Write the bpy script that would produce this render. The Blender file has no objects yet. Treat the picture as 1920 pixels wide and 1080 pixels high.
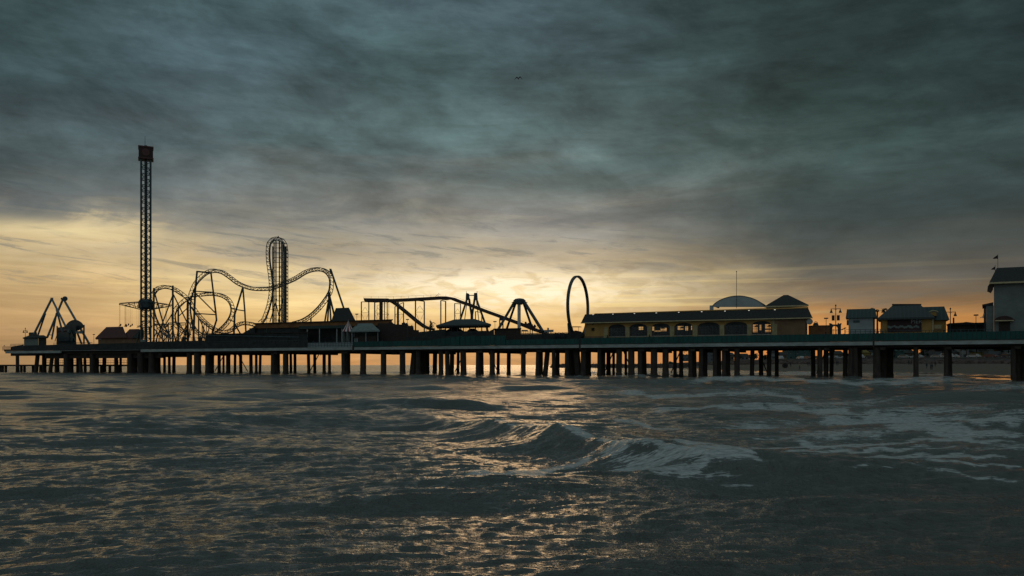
import bpy, math, random
import numpy as np
from mathutils import Vector, Matrix
random.seed(7); rng = np.random.default_rng(11)
sc = bpy.context.scene; COL = sc.collection
F = 1500.0; HC = 2.2; HZ = 684.3; ZD = 6.24
# ------------------------------------------------------------------ plan geometry of the place
PA = Vector((-95.8, 206.8)); PB = Vector((80.3, 128.1))
U2 = (PB - PA).normalized(); V2 = Vector((-U2.y, U2.x))
U = Vector((U2.x, U2.y, 0)); V = Vector((V2.x, V2.y, 0)); Z = Vector((0, 0, 1))
CA = PA.dot(V2)
def Yat(px, d=0.0):
    t = (px - 960) / F
    return (CA + d) / (t * V2.x + V2.y)
def P(px, py, d=0.0):
    Y = Yat(px, d); return Vector(((px - 960) / F * Y, Y, HC + (HZ - py) / F * Y))
def PZ(px, z, d=0.0):
    Y = Yat(px, d); return Vector(((px - 960) / F * Y, Y, z))
def PY(px, py, Y): return Vector(((px - 960) / F * Y, Y, HC + (HZ - py) / F * Y))
def GZ(px, Y, z): return Vector(((px - 960) / F * Y, Y, z))
def zof(px, py, d=0.0): return P(px, py, d).z
def uof(px, d=0.0): return (PZ(px, 0, d).xy - PA).dot(U2)
def Q(u, z, d=0.0): return Vector((PA.x, PA.y, 0)) + U * u + V * d + Z * z
# ------------------------------------------------------------------ materials
def lin(c):
    return tuple(((x / 255) / 12.92 if x / 255 <= .04045 else ((x / 255 + .055) / 1.055) ** 2.4) for x in c)
def newmat(name):
    m = bpy.data.materials.new(name); m.use_nodes = True
    return m, m.node_tree.nodes, m.node_tree.links, m.node_tree.nodes['Principled BSDF']
def mat(name, col, rough=.7, metal=0., var=.35, scale=1.2, stretch=(1, 1, 1), dirt=None, bump=.0):
    m, N, L, b = newmat(name)
    tc = N.new('ShaderNodeTexCoord'); mp = N.new('ShaderNodeMapping'); mp.inputs['Scale'].default_value = stretch
    L.new(tc.outputs['Object'], mp.inputs[0])
    n = N.new('ShaderNodeTexNoise'); n.inputs['Scale'].default_value = scale; n.inputs['Detail'].default_value = 6
    n.inputs['Roughness'].default_value = .65
    L.new(mp.outputs[0], n.inputs['Vector'])
    r = N.new('ShaderNodeValToRGB'); e = r.color_ramp.elements
    lo = tuple(max(0, c * (1 - var)) for c in col); hi = tuple(min(1, c * (1 + var)) for c in col)
    if dirt: lo = dirt
    e[0].position = .3; e[0].color = (*lo, 1); e[1].position = .7; e[1].color = (*hi, 1)
    L.new(n.outputs['Fac'], r.inputs[0]); L.new(r.outputs[0], b.inputs['Base Color'])
    b.inputs['Roughness'].default_value = rough; b.inputs['Metallic'].default_value = metal
    if bump:
        bp = N.new('ShaderNodeBump'); bp.inputs['Strength'].default_value = bump; bp.inputs['Distance'].default_value = .05
        L.new(n.outputs['Fac'], bp.inputs['Height']); L.new(bp.outputs[0], b.inputs['Normal'])
    return m
def emit(name, col, s):
    m, N, L, b = newmat(name); b.inputs['Base Color'].default_value = (*col, 1)
    n = N.new('ShaderNodeTexNoise'); n.inputs['Scale'].default_value = 3
    mx = N.new('ShaderNodeMapRange'); mx.inputs['To Min'].default_value = s * .8; mx.inputs['To Max'].default_value = s * 1.2
    L.new(n.outputs['Fac'], mx.inputs[0]); L.new(mx.outputs[0], b.inputs['Emission Strength'])
    b.inputs['Emission Color'].default_value = (*col, 1); return m
def striped(name, c1, c2, scale, axis='Z', radial=0, rough=.6, center=None, duty=.5):
    m, N, L, b = newmat(name)
    g = N.new('ShaderNodeTexCoord'); s = N.new('ShaderNodeSeparateXYZ'); L.new(g.outputs['Object'], s.inputs[0])
    if radial:
        a = N.new('ShaderNodeMath'); a.operation = 'ARCTAN2'; L.new(s.outputs[0], a.inputs[0]); L.new(s.outputs[1], a.inputs[1])
        q = N.new('ShaderNodeMath'); q.operation = 'MULTIPLY'; q.inputs[1].default_value = radial; L.new(a.outputs[0], q.inputs[0])
    else:
        d = N.new('ShaderNodeVectorMath'); d.operation = 'DOT_PRODUCT'
        d.inputs[1].default_value = {'U': tuple(U), 'Z': (0, 0, 1), 'V': tuple(V)}[axis]
        L.new(g.outputs['Object'], d.inputs[0])
        q = N.new('ShaderNodeMath'); q.operation = 'MULTIPLY'; q.inputs[1].default_value = scale; L.new(d.outputs['Value'], q.inputs[0])
    f = N.new('ShaderNodeMath'); f.operation = 'FRACT'; L.new(q.outputs[0], f.inputs[0])
    c = N.new('ShaderNodeMath'); c.operation = 'GREATER_THAN'; c.inputs[1].default_value = duty; L.new(f.outputs[0], c.inputs[0])
    nz = N.new('ShaderNodeTexNoise'); nz.inputs['Scale'].default_value = .8; nz.inputs['Detail'].default_value = 5
    mx = N.new('ShaderNodeMix'); mx.data_type = 'RGBA'; mx.inputs[6].default_value = (*c1, 1); mx.inputs[7].default_value = (*c2, 1)
    L.new(c.outputs[0], mx.inputs[0])
    m2 = N.new('ShaderNodeMix'); m2.data_type = 'RGBA'; m2.blend_type = 'MULTIPLY'; m2.inputs[0].default_value = .6
    L.new(mx.outputs[2], m2.inputs[6]); L.new(nz.outputs['Fac'], m2.inputs[7])
    L.new(m2.outputs[2], b.inputs['Base Color']); b.inputs['Roughness'].default_value = rough
    return m
M = dict(
    steel=mat('painted_steel_dark_teal', (.035, .06, .068), .45, .1, .5, 2),
    steel_blue=mat('painted_steel_blue_grey', (.12, .18, .2), .4, .1, .35, 2),
    steel_red=mat('painted_steel_dark_red', (.09, .025, .02), .5, 0, .4, 2),
    steel_brown=mat('weathered_brown_steel', (.05, .03, .022), .6, 0, .5, 2),
    steel_pale=mat('pale_column_steel', (.5, .55, .58), .35, .2, .25, 1.5),
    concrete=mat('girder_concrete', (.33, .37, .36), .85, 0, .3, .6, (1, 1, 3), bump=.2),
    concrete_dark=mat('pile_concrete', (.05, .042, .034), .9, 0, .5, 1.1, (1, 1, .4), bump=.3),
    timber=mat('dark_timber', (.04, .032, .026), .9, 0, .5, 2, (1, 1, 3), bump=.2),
    deck=mat('deck_planks', (.09, .075, .06), .9, 0, .4, 3),
    green=mat('green_windscreen_cloth', (.014, .085, .075), .9, 0, .3, .7, (1, 1, .4)),
    darkfence=mat('dark_fence_boards', (.03, .035, .034), .9, 0, .5, 1.2),
    yellow=mat('yellow_stucco', (.42, .25, .075), .9, 0, .25, .5, (1, 1, .5)),
    brownwall=mat('brown_stucco', (.2, .125, .07), .9, 0, .3, .5),
    cream=mat('cream_trim_paint', (.5, .42, .24), .7, 0, .2, 1),
    pilaster=mat('stone_pilaster', (.36, .31, .17), .85, 0, .3, 1.4),
    white=mat('weathered_white_siding', (.3, .35, .36), .85, 0, .15, .6, (1, 1, 4)),
    whitebig=mat('weathered_grey_stucco', (.17, .195, .19), .9, 0, .18, .5, (1, 1, 2)),
    roofdark=mat('dark_shingle_roof', (.03, .034, .035), .95, 0, .45, 3, (1, 1, 3), bump=.4),
    roofgreen=striped('green_standing_seam_roof', (.035, .1, .1), (.02, .06, .06), 1.6, 'U', duty=.2),
    roofgrey=striped('grey_green_seam_roof', (.06, .085, .085), (.04, .06, .06), 1.6, 'U', duty=.2),
    roofred=mat('red_tin_roof', (.075, .02, .017), .6, 0, .35, 1),
    roofpale=mat('pale_tin_roof', (.16, .21, .2), .7, 0, .25, 1),
    domew=mat('pale_dome_panel', (.38, .42, .43), .7, 0, .12, .8),
    red=mat('red_sign_paint', (.04, .014, .014), .7, 0, .3, 1.5),
    glassframe=mat('window_frame_paint', (.07, .09, .095), .6, 0, .2, 1),
    black=mat('black_rubber', (.012, .012, .013), .8, 0, .3, 3),
    banner=mat('dark_banner_print', (.05, .022, .024), .8, 0, .4, .5),
    bannertxt=mat('pale_banner_letters', (.35, .38, .38), .8, 0, .1, 1),
    orangeband=mat('orange_fascia_paint', (.22, .1, .035), .85, 0, .35, .6),
    sandm=None, foliage=mat('dark_foliage', (.03, .05, .03), .9, 0, .5, 3),
    bark=mat('palm_bark', (.07, .05, .035), .95, 0, .4, 4),
    bird=mat('dark_feathers', (.02, .02, .022), .9, 0, .3, 9),
    skin=mat('skin_and_cloth_dusk', (.1, .07, .055), .9, 0, .4, 2),
    cloth=mat('dark_clothes', (.03, .035, .045), .9, 0, .5, 3),
    rock=mat('granite_boulders', (.1, .075, .065), .95, 0, .5, .8, bump=.5),
    asphalt=mat('asphalt', (.05, .05, .05), .95, 0, .2, 2),
    grass=mat('scrub_ground', (.05, .06, .03), .95, 0, .4, .3),
    lamp=emit('lit_floodlight', (1., .93, .8), .5),
    carw=mat('white_car_paint', (.4, .41, .42), .3, 0, .05, 1), carg=mat('grey_car_paint', (.25, .27, .29), .3, .3, .1, 1),
    card=mat('dark_car_paint', (.03, .035, .05), .3, .3, .1, 1), carr=mat('red_car_paint', (.1, .03, .03), .3, .1, .1, 1),
    carglass=mat('tinted_car_glass', (.02, .025, .03), .1, 0, .1, 1), headl=mat('headlamp_lens', (.8, .8, .78), .1, 0, .05, 1),
    bld1=mat('tan_house_wall', (.12, .105, .08), .9, 0, .2, .4), bld2=mat('teal_house_wall', (.04, .09, .085), .9, 0, .2, .4),
    bld3=mat('grey_hotel_wall', (.11, .12, .13), .9, 0, .2, .2), bld4=mat('ochre_shop_wall', (.2, .15, .04), .9, 0, .2, .4),
    bld5=mat('pale_motel_wall', (.2, .21, .21), .9, 0, .2, .4), bld6=mat('pink_house_wall', (.16, .1, .09), .9, 0, .2, .4),
    winm=mat('dusk_window_pane', (.02, .025, .03), .15, 0, .2, .5),
)
def glassmat():
    m, N, L, b = newmat('window_glass'); N.remove(b)
    t = N.new('ShaderNodeBsdfTransparent'); t.inputs[0].default_value = (.55, .57, .57, 1)
    g = N.new('ShaderNodeBsdfGlossy'); g.inputs['Roughness'].default_value = .05
    n = N.new('ShaderNodeTexNoise'); n.inputs['Scale'].default_value = .6
    r = N.new('ShaderNodeMapRange'); r.inputs['To Min'].default_value = .02; r.inputs['To Max'].default_value = .07
    L.new(n.outputs['Fac'], r.inputs[0])
    mx = N.new('ShaderNodeMixShader'); L.new(r.outputs[0], mx.inputs[0]); L.new(t.outputs[0], mx.inputs[1]); L.new(g.outputs[0], mx.inputs[2])
    L.new(mx.outputs[0], N['Material Output'].inputs[0]); return m
M['glass'] = glassmat()
# ------------------------------------------------------------------ mesh builder
ORG = {}
ALONG = [True]
def DD_(px):           # horizontal depth direction of a building standing at px
    if ALONG[0] or 1060 < px < 1560: return V
    return Vector(((px - 960) / F, 1, 0)).normalized()
class MB:
    def __init__(s): s.v = []; s.f = []
    def add(s, vs, fs):
        k = len(s.v); s.v += [Vector(v) for v in vs]; s.f += [tuple(i + k for i in f) for f in fs]; return s
    def prism(s, pts, off):
        n = len(pts); pts = [Vector(p) for p in pts]
        s.add(pts + [p + off for p in pts], [tuple(range(n)), tuple(range(2 * n - 1, n - 1, -1))] +
              [(i, i + n, (i + 1) % n + n, (i + 1) % n) for i in range(n)]); return s
    def box(s, p, a, b, c):           # corner + three edge vectors
        return s.prism([p, p + a, p + a + b, p + b], c)
    def ubox(s, px0, px1, d, dd, z0, z1):
        a = PZ(px0, z0, d); b = PZ(px1, z0, d); return s.box(a, b - a, DD_((px0 + px1) / 2) * dd, Z * (z1 - z0))
    def plate(s, pxs, d, dd):         # outline standing parallel to the pier edge, dd thick
        return s.prism([P(x, y, d) for x, y in pxs], DD_(sum(x for x, y in pxs) / len(pxs)) * dd)
    def tube(s, a, b, r0, r1=None, n=8):
        r1 = r0 if r1 is None else r1; a = Vector(a); b = Vector(b); t = (b - a)
        if t.length < 1e-6: return s
        t.normalize(); x = t.cross(Z); x = x if x.length > .05 else t.cross(Vector((1, 0, 0))); x.normalize(); y = t.cross(x)
        vs = [a + (x * math.cos(2 * math.pi * i / n) + y * math.sin(2 * math.pi * i / n)) * r0 for i in range(n)] + \
             [b + (x * math.cos(2 * math.pi * i / n) + y * math.sin(2 * math.pi * i / n)) * r1 for i in range(n)]
        return s.add(vs, [(i, (i + 1) % n, (i + 1) % n + n, i + n) for i in range(n)] + [tuple(range(n - 1, -1, -1)), tuple(range(n, 2 * n))])
    def path(s, pts, r, n=6, closed=False):
        pts = [Vector(p) for p in pts]; m = len(pts); vs = []; fs = []
        for i, p in enumerate(pts):
            t = (pts[min(i + 1, m - 1)] - pts[max(i - 1, 0)]) if not closed else (pts[(i + 1) % m] - pts[i - 1])
            t.normalize(); x = (V - t * V.dot(t)); x = x.normalized() if x.length > .1 else t.cross(Z).normalized(); y = t.cross(x)
            vs += [p + (x * math.cos(2 * math.pi * k / n) + y * math.sin(2 * math.pi * k / n)) * r for k in range(n)]
        for i in range(m if closed else m - 1):
            a = i * n; b = ((i + 1) % m) * n
            fs += [(a + k, a + (k + 1) % n, b + (k + 1) % n, b + k) for k in range(n)]
        if not closed: fs += [tuple(range(n - 1, -1, -1)), tuple((m - 1) * n + k for k in range(n))]
        return s.add(vs, fs)
    def t2(s, a, b, r, n=6):          # a, b = (px, py, d)
        return s.tube(P(*a), P(*b), r, n=n)
    def lathe(s, c, prof, n=16, ax=None):
        ax = ax or Z; x = Vector((1, 0, 0)) if abs(ax.x) < .9 else Z; x = (x - ax * x.dot(ax)).normalized(); y = ax.cross(x); vs = []
        for r, h in prof: vs += [c + ax * h + (x * math.cos(2 * math.pi * i / n) + y * math.sin(2 * math.pi * i / n)) * r for i in range(n)]
        fs = [(j * n + i, j * n + (i + 1) % n, (j + 1) * n + (i + 1) % n, (j + 1) * n + i) for j in range(len(prof) - 1) for i in range(n)]
        return s.add(vs, fs + [tuple(range(n - 1, -1, -1)), tuple((len(prof) - 1) * n + i for i in range(n))])
    def blob(s, c, r, n=8, sq=(1, 1, 1), j=.18):
        vs = []; m = n // 2 + 1
        for a in range(1, m):
            for b in range(n):
                th = math.pi * a / m; ph = 2 * math.pi * b / n; q = r * (1 + random.uniform(-j, j))
                vs.append(c + Vector((q * sq[0] * math.sin(th) * math.cos(ph), q * sq[1] * math.sin(th) * math.sin(ph), q * sq[2] * math.cos(th))))
        vs += [c + Z * r * sq[2], c - Z * r * sq[2]]; k = len(vs)
        fs = [(a * n + b, a * n + (b + 1) % n, (a + 1) * n + (b + 1) % n, (a + 1) * n + b) for a in range(m - 2) for b in range(n)]
        fs += [(k - 2, (b + 1) % n, b) for b in range(n)] + [(k - 1, (m - 2) * n + b, (m - 2) * n + (b + 1) % n) for b in range(n)]
        return s.add(vs, fs)
    def hip(s, a, b, ye, ra, rb, yr, d, dd, th=.25, mid=.5):
        z = (zof(a, ye, d) + zof(b, ye, d)) / 2 if not isinstance(ye, tuple) else ye[0]
        e = [PZ(a, z, d), PZ(b, z, d)]; dv = DD_((a + b) / 2); e += [e[1] + dv * dd, e[0] + dv * dd]
        zr = zof((ra + rb) / 2, yr, d + dd * mid) if not isinstance(yr, tuple) else yr[0]
        ca = (ra - a) / (b - a); cb = (rb - a) / (b - a); r = [e[0].lerp(e[1], ca) + dv * dd * mid, e[0].lerp(e[1], cb) + dv * dd * mid]
        r = [Vector((p.x, p.y, zr)) for p in r]
        lo = [p - Z * th for p in e]
        s.add(lo + e + r, [(3, 2, 1, 0), (0, 1, 5, 4), (1, 2, 6, 5), (2, 3, 7, 6), (3, 0, 4, 7), (4, 5, 9, 8), (5, 6, 9), (6, 7, 8, 9), (7, 4, 8)])
        return z
    def build(s, name, m, parent=None, at=None, smooth=False):
        o = Vector(at) if at is not None else Vector((0, 0, 0))
        me = bpy.data.meshes.new(name); po = ORG.get(parent.name, Vector((0, 0, 0))) if parent else Vector((0, 0, 0))
        base = po if parent else o
        me.from_pydata([v - base for v in s.v], [], s.f)
        me.materials.append(m)
        bm = __import__('bmesh').new(); bm.from_mesh(me); __import__('bmesh').ops.recalc_face_normals(bm, faces=bm.faces); bm.to_mesh(me); bm.free()
        if smooth: me.polygons.foreach_set('use_smooth', [True] * len(me.polygons))
        ob = bpy.data.objects.new(name, me); COL.objects.link(ob)
        if parent: ob.parent = parent
        else: ob.location = o
        ORG[ob.name] = base
        return ob
def tag(o, label=None, cat=None, group=None, kind=None):
    if label: o['label'] = label
    if cat: o['category'] = cat
    if group: o['group'] = group
    if kind: o['kind'] = kind
    return o
def thing(name, label, cat, loc, group=None, rz=0):
    o = bpy.data.objects.new(name, None); COL.objects.link(o); o.location = loc; o.rotation_euler.z = rz
    o.empty_display_size = .5; ORG[o.name] = Vector(loc)
    return tag(o, label, cat, group)
def kids(o): return [c for c in bpy.data.objects if c.parent == o]
def copy_tree(o, loc=None, rz=None, label=None, parent=None):
    c = o.copy(); COL.objects.link(c)
    if parent: c.parent = parent
    if loc is not None: c.location = loc
    if rz is not None: c.rotation_euler.z = rz
    if label: c['label'] = label
    for k in kids(o): copy_tree(k, parent=c)
    return c
def spline(pts, step=.9):
    pts = [Vector(p) for p in pts]; out = []
    q = [pts[0] * 2 - pts[1]] + pts + [pts[-1] * 2 - pts[-2]]
    for i in range(1, len(q) - 2):
        n = max(1, int((q[i + 1] - q[i]).length / step))
        for k in range(n):
            t = k / n; a, b, c, d = q[i - 1:i + 3]
            out.append(.5 * ((2 * b) + (c - a) * t + (2 * a - 5 * b + 4 * c - d) * t * t + (3 * b - a - 3 * c + d) * t ** 3))
    return out + [pts[-1]]
ORD = ['first', 'second', 'third', 'fourth', 'fifth', 'sixth', 'seventh', 'eighth', 'ninth', 'tenth', 'eleventh', 'twelfth', 'thirteenth',
       'fourteenth', 'fifteenth', 'sixteenth', 'seventeenth', 'eighteenth', 'nineteenth', 'twentieth', 'twenty-first', 'twenty-second', 'twenty-third', 'twenty-fourth']
#@@WORLD
# ------------------------------------------------------------------ camera
cam = bpy.data.objects.new('camera', bpy.data.cameras.new('camera')); COL.objects.link(cam); sc.camera = cam
cam.location = (0, 0, HC); cam.rotation_euler = (math.pi / 2, 0, 0)
cam.data.sensor_width = 36; cam.data.lens = 36 * F / 1920; cam.data.shift_y = (HZ - 540) / 1920
cam.data.clip_start = .2; cam.data.clip_end = 60000
# ------------------------------------------------------------------ light and sky
SUN_AZ = math.radians(.5); SUN_EL = math.radians(5.2)
sd = bpy.data.lights.new('sun', 'SUN'); sd.energy = .075; sd.angle = math.radians(12); sd.color = (1, .6, .28)
so = bpy.data.objects.new('sun', sd); COL.objects.link(so)
so.rotation_euler = Vector((-math.sin(SUN_AZ) * math.cos(SUN_EL), -math.cos(SUN_AZ) * math.cos(SUN_EL), -math.sin(SUN_EL))).to_track_quat('-Z', 'Y').to_euler()
so.location = (0, 300, 80)
w = bpy.data.worlds.new('World'); sc.world = w; w.use_nodes = True; N = w.node_tree.nodes; L = w.node_tree.links
bg = N['Background']; bg.inputs[1].default_value = .1
def mth(op, a, b=None, c=None, clamp=False):
    n = N.new('ShaderNodeMath'); n.operation = op; n.use_clamp = clamp
    for i, x in enumerate((a, b, c)):
        if x is None: continue
        if isinstance(x, (int, float)): n.inputs[i].default_value = x
        else: L.new(x, n.inputs[i])
    return n.outputs[0]
def mrange(x, a, b, c, d, smooth=True):
    n = N.new('ShaderNodeMapRange'); n.interpolation_type = 'SMOOTHSTEP' if smooth else 'LINEAR'
    L.new(x, n.inputs[0])
    for i, k in enumerate((a, b, c, d)): n.inputs[i + 1].default_value = k
    return n.outputs[0]
def comb(x, y, z):
    n = N.new('ShaderNodeCombineXYZ')
    for i, k in enumerate((x, y, z)):
        if isinstance(k, (int, float)): n.inputs[i].default_value = k
        else: L.new(k, n.inputs[i])
    return n.outputs[0]
def noise(vec, scale, detail=6, rough=.55, dist=0.):
    n = N.new('ShaderNodeTexNoise'); L.new(vec, n.inputs['Vector']); n.inputs['Scale'].default_value = scale
    n.inputs['Detail'].default_value = detail; n.inputs['Roughness'].default_value = rough; n.inputs['Distortion'].default_value = dist
    return n.outputs['Fac']
def mixc(f, a, b, blend='MIX'):
    n = N.new('ShaderNodeMix'); n.data_type = 'RGBA'; n.blend_type = blend
    for i, k in ((0, f), (6, a), (7, b)):
        if isinstance(k, (int, float)): n.inputs[i].default_value = k
        elif isinstance(k, tuple): n.inputs[i].default_value = (*k, 1)
        else: L.new(k, n.inputs[i])
    return n.outputs[2]
tc = N.new('ShaderNodeTexCoord'); sx = N.new('ShaderNodeSeparateXYZ'); L.new(tc.outputs['Generated'], sx.inputs[0])
X, Y_, Zc = sx.outputs
rh = mth('SQRT', mth('ADD', mth('MULTIPLY', X, X), mth('MULTIPLY', Y_, Y_)))
el = mth('DIVIDE', Zc, mth('MAXIMUM', rh, .02)); az = mth('ARCTAN2', X, Y_)
zp = mth('ADD', mth('MAXIMUM', Zc, 0), .07)
cx = mth('DIVIDE', X, zp); cy = mth('DIVIDE', Y_, zp)
rot = comb(mth('ADD', mth('MULTIPLY', cx, .8), mth('MULTIPLY', cy, .45)), mth('MULTIPLY', mth('SUBTRACT', cy, mth('MULTIPLY', cx, .35)), 1.), 0.)
big = noise(rot, .75, 9, .56, .15)
warp = noise(comb(mth('MULTIPLY', az, 3.0), mth('MULTIPLY', el, 13.), 3.1), 1.0, 8, .58, 1.2)
streak = noise(comb(mth('MULTIPLY', az, 7.), mth('MULTIPLY', el, 62.), 9.7), 1.0, 9, .62, .9)
puff = noise(comb(mth('MULTIPLY', az, 26.), mth('MULTIPLY', el, 75.), 1.7), 1.0, 6, .6, .8)
amp = mrange(el, .02, .22, .02, .13)
e2 = mth('ADD', el, mth('MULTIPLY', mth('SUBTRACT', warp, .5), amp))
e2 = mth('ADD', e2, mth('MULTIPLY', mth('SUBTRACT', big, .5), mrange(el, .1, .35, 0., .22)))
e2 = mth('ADD', e2, mth('MULTIPLY', mth('SUBTRACT', streak, .5), mrange(el, .0, .12, .008, .05)))
def ramp(stops):
    n = N.new('ShaderNodeValToRGB'); cr = n.color_ramp; L.new(mth('MULTIPLY', e2, 2., clamp=True), n.inputs[0])
    stops = sorted(((684 - y) / F * 2, c) for y, c in stops)
    while len(cr.elements) < len(stops): cr.elements.new(.5)
    for e, (p, c) in zip(cr.elements, stops): e.position = p; e.color = (*lin(c), 1)
    return n.outputs[0]
rl = ramp([(684, (186, 146, 100)), (640, (194, 154, 106)), (600, (208, 170, 118)), (540, (214, 184, 134)), (500, (216, 190, 144)), (474, (212, 192, 152)),
           (452, (140, 135, 124)), (424, (104, 108, 107)), (370, (82, 93, 96)), (220, (64, 79, 82)), (0, (58, 72, 75))])
rc = ramp([(684, (200, 146, 92)), (640, (218, 170, 112)), (600, (228, 188, 124)), (565, (240, 208, 146)), (530, (232, 206, 154)), (500, (192, 175, 145)), (465, (168, 159, 140)),
           (435, (150, 146, 136)), (400, (118, 119, 118)), (350, (102, 108, 109)), (290, (84, 98, 102)), (150, (74, 92, 97)), (0, (68, 84, 89))])
rr = ramp([(684, (196, 118, 64)), (640, (216, 144, 76)), (606, (200, 142, 82)), (588, (150, 118, 84)), (568, (120, 106, 88)), (540, (102, 98, 90)), (500, (86, 90, 86)), (450, (70, 79, 78)),
           (400, (62, 75, 76)), (200, (50, 64, 65)), (0, (45, 58, 58))])
azn = mth('ADD', az, mth('MULTIPLY', mth('SUBTRACT', warp, .5), .25))
col = mixc(mrange(azn, -.56, -.28, 0, 1), rl, rc)
col = mixc(mrange(azn, .02, .38, 0, 1), col, rr)
# wisps, hue drift, darker right edge
mid = noise(rot, 2.1, 10, .62, .12)
fold = noise(comb(mth('MULTIPLY', az, 9.), mth('MULTIPLY', el, 24.), 5.), 1., 10, .66, .6)
up = mrange(el, .08, .22, 0, 1)
tone = mth('ADD', 1., mth('MULTIPLY', mth('SUBTRACT', big, .5), mrange(el, .02, .25, .5, 1.9)))
tone = mth('MULTIPLY', tone, mth('ADD', 1., mth('MULTIPLY', mth('SUBTRACT', mid, .5), mth('MULTIPLY', up, .7))))
tone = mth('MULTIPLY', tone, mth('ADD', 1., mth('MULTIPLY', mth('SUBTRACT', fold, .5), mrange(el, .03, .16, .25, .6))))
tone = mth('MULTIPLY', tone, mth('ADD', .7, mth('MULTIPLY', streak, .6)))
tone = mth('MULTIPLY', tone, mrange(az, .38, .62, 1, .72))
mott = noise(comb(mth('ADD', mth('MULTIPLY', az, 7.), mth('MULTIPLY', el, 3.)), mth('MULTIPLY', el, 15.), 21.), 1., 10, .64, .3)
mot2 = noise(comb(mth('MULTIPLY', az, 15.), mth('ADD', mth('MULTIPLY', el, 28.), mth('MULTIPLY', az, 6.)), 33.), 1., 9, .62, .3)
tone = mth('MULTIPLY', tone, mth('ADD', 1., mth('MULTIPLY', mth('SUBTRACT', mott, .5), mrange(el, .12, .26, 0., 2.0))))
tone = mth('MULTIPLY', tone, mth('ADD', 1., mth('MULTIPLY', mth('SUBTRACT', mot2, .5), mrange(el, .12, .26, 0., .8))))
tone = mth('MULTIPLY', tone, mrange(az, -.36, -.64, 1, .82))
col = mixc(1., col, comb(tone, tone, tone), 'MULTIPLY')
hue = noise(rot, .5, 3, .5, .3)
tint = mixc(mrange(hue, .35, .65, 0, 1), (.9, 1.06, .98), (.95, 1.02, 1.06))
col = mixc(mrange(el, .12, .3, 0, 1), col, mixc(1., col, tint, 'MULTIPLY'))
def gauss(a0, e0, sa, se):
    a = mth('DIVIDE', mth('SUBTRACT', az, a0), sa); b = mth('DIVIDE', mth('SUBTRACT', el, e0), se)
    return mth('EXPONENT', mth('MULTIPLY', mth('ADD', mth('MULTIPLY', a, a), mth('MULTIPLY', b, b)), -1.))
wsp = noise(comb(mth('MULTIPLY', az, 11.), mth('ADD', mth('MULTIPLY', el, 95.), mth('MULTIPLY', az, 9.)), 14.), 1., 10, .7, .6)
band = mth('MULTIPLY', mth('MULTIPLY', mrange(el, .06, .11, 0, 1), mrange(el, .15, .24, 1, 0)), mrange(az, .12, .34, 1, 0))
col = mixc(mth('MULTIPLY', mth('MULTIPLY', band, mrange(wsp, .5, .64, 0, 1)), .55), col, lin((104, 112, 113)))
col = mixc(mth('MULTIPLY', mth('MULTIPLY', mrange(el, .03, .09, 1, 0), mrange(wsp, .5, .66, 0, 1)), .3), col, lin((160, 136, 104)))
g1 = mth('MULTIPLY', gauss(-.01, .094, .16, .024), mrange(puff, .36, .6, .4, 1.25))
g2 = mth('MULTIPLY', gauss(-.50, .146, .10, .010), mrange(streak, .3, .7, .35, 1.))
strk2 = noise(comb(mth('MULTIPLY', az, 2.6), mth('MULTIPLY', el, 120.), 41.), 1., 6, .55, .3)
g3 = mth('MULTIPLY', gauss(-.08, .082, .40, .03), mrange(strk2, .5, .66, 0., 1.))
col = mixc(mth('MULTIPLY', g1, 1., clamp=True), col, (1.08, .93, .66))
col = mixc(mth('MULTIPLY', g2, .8, clamp=True), col, lin((240, 218, 165)))
col = mixc(mth('MULTIPLY', g3, .6, clamp=True), col, lin((255, 226, 150)))
# dusk sky behind the photographer is a little paler
back = mrange(Y_, .1, -.8, 0., 1.)
col = mixc(back, col, lin((116, 128, 131)))
col = mixc(mrange(el, .5, 1.6, 0, 1), col, lin((108, 121, 124)))
sky = N.new('ShaderNodeTexSky'); sky.sky_type = 'NISHITA'; sky.sun_disc = False; sky.sun_elevation = SUN_EL; sky.sun_rotation = SUN_AZ
sky.air_density = 1.5; sky.dust_density = 3
lift = mrange(el, .14, .3, 10., 10.9)
ten = mixc(1., col, comb(lift, lift, lift), 'MULTIPLY')
fin = mixc(.01, ten, sky.outputs[0])
L.new(fin, bg.inputs[0])
w.cycles.sampling_method = 'MANUAL'; w.cycles.sample_map_resolution = 1024
sc.view_settings.view_transform = 'Standard'; sc.view_settings.look = 'None'; sc.view_settings.exposure = 0; sc.view_settings.gamma = 1
sc.view_settings.use_curve_mapping = False
sc.cycles.transparent_max_bounces = 16; sc.cycles.max_bounces = 6
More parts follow.
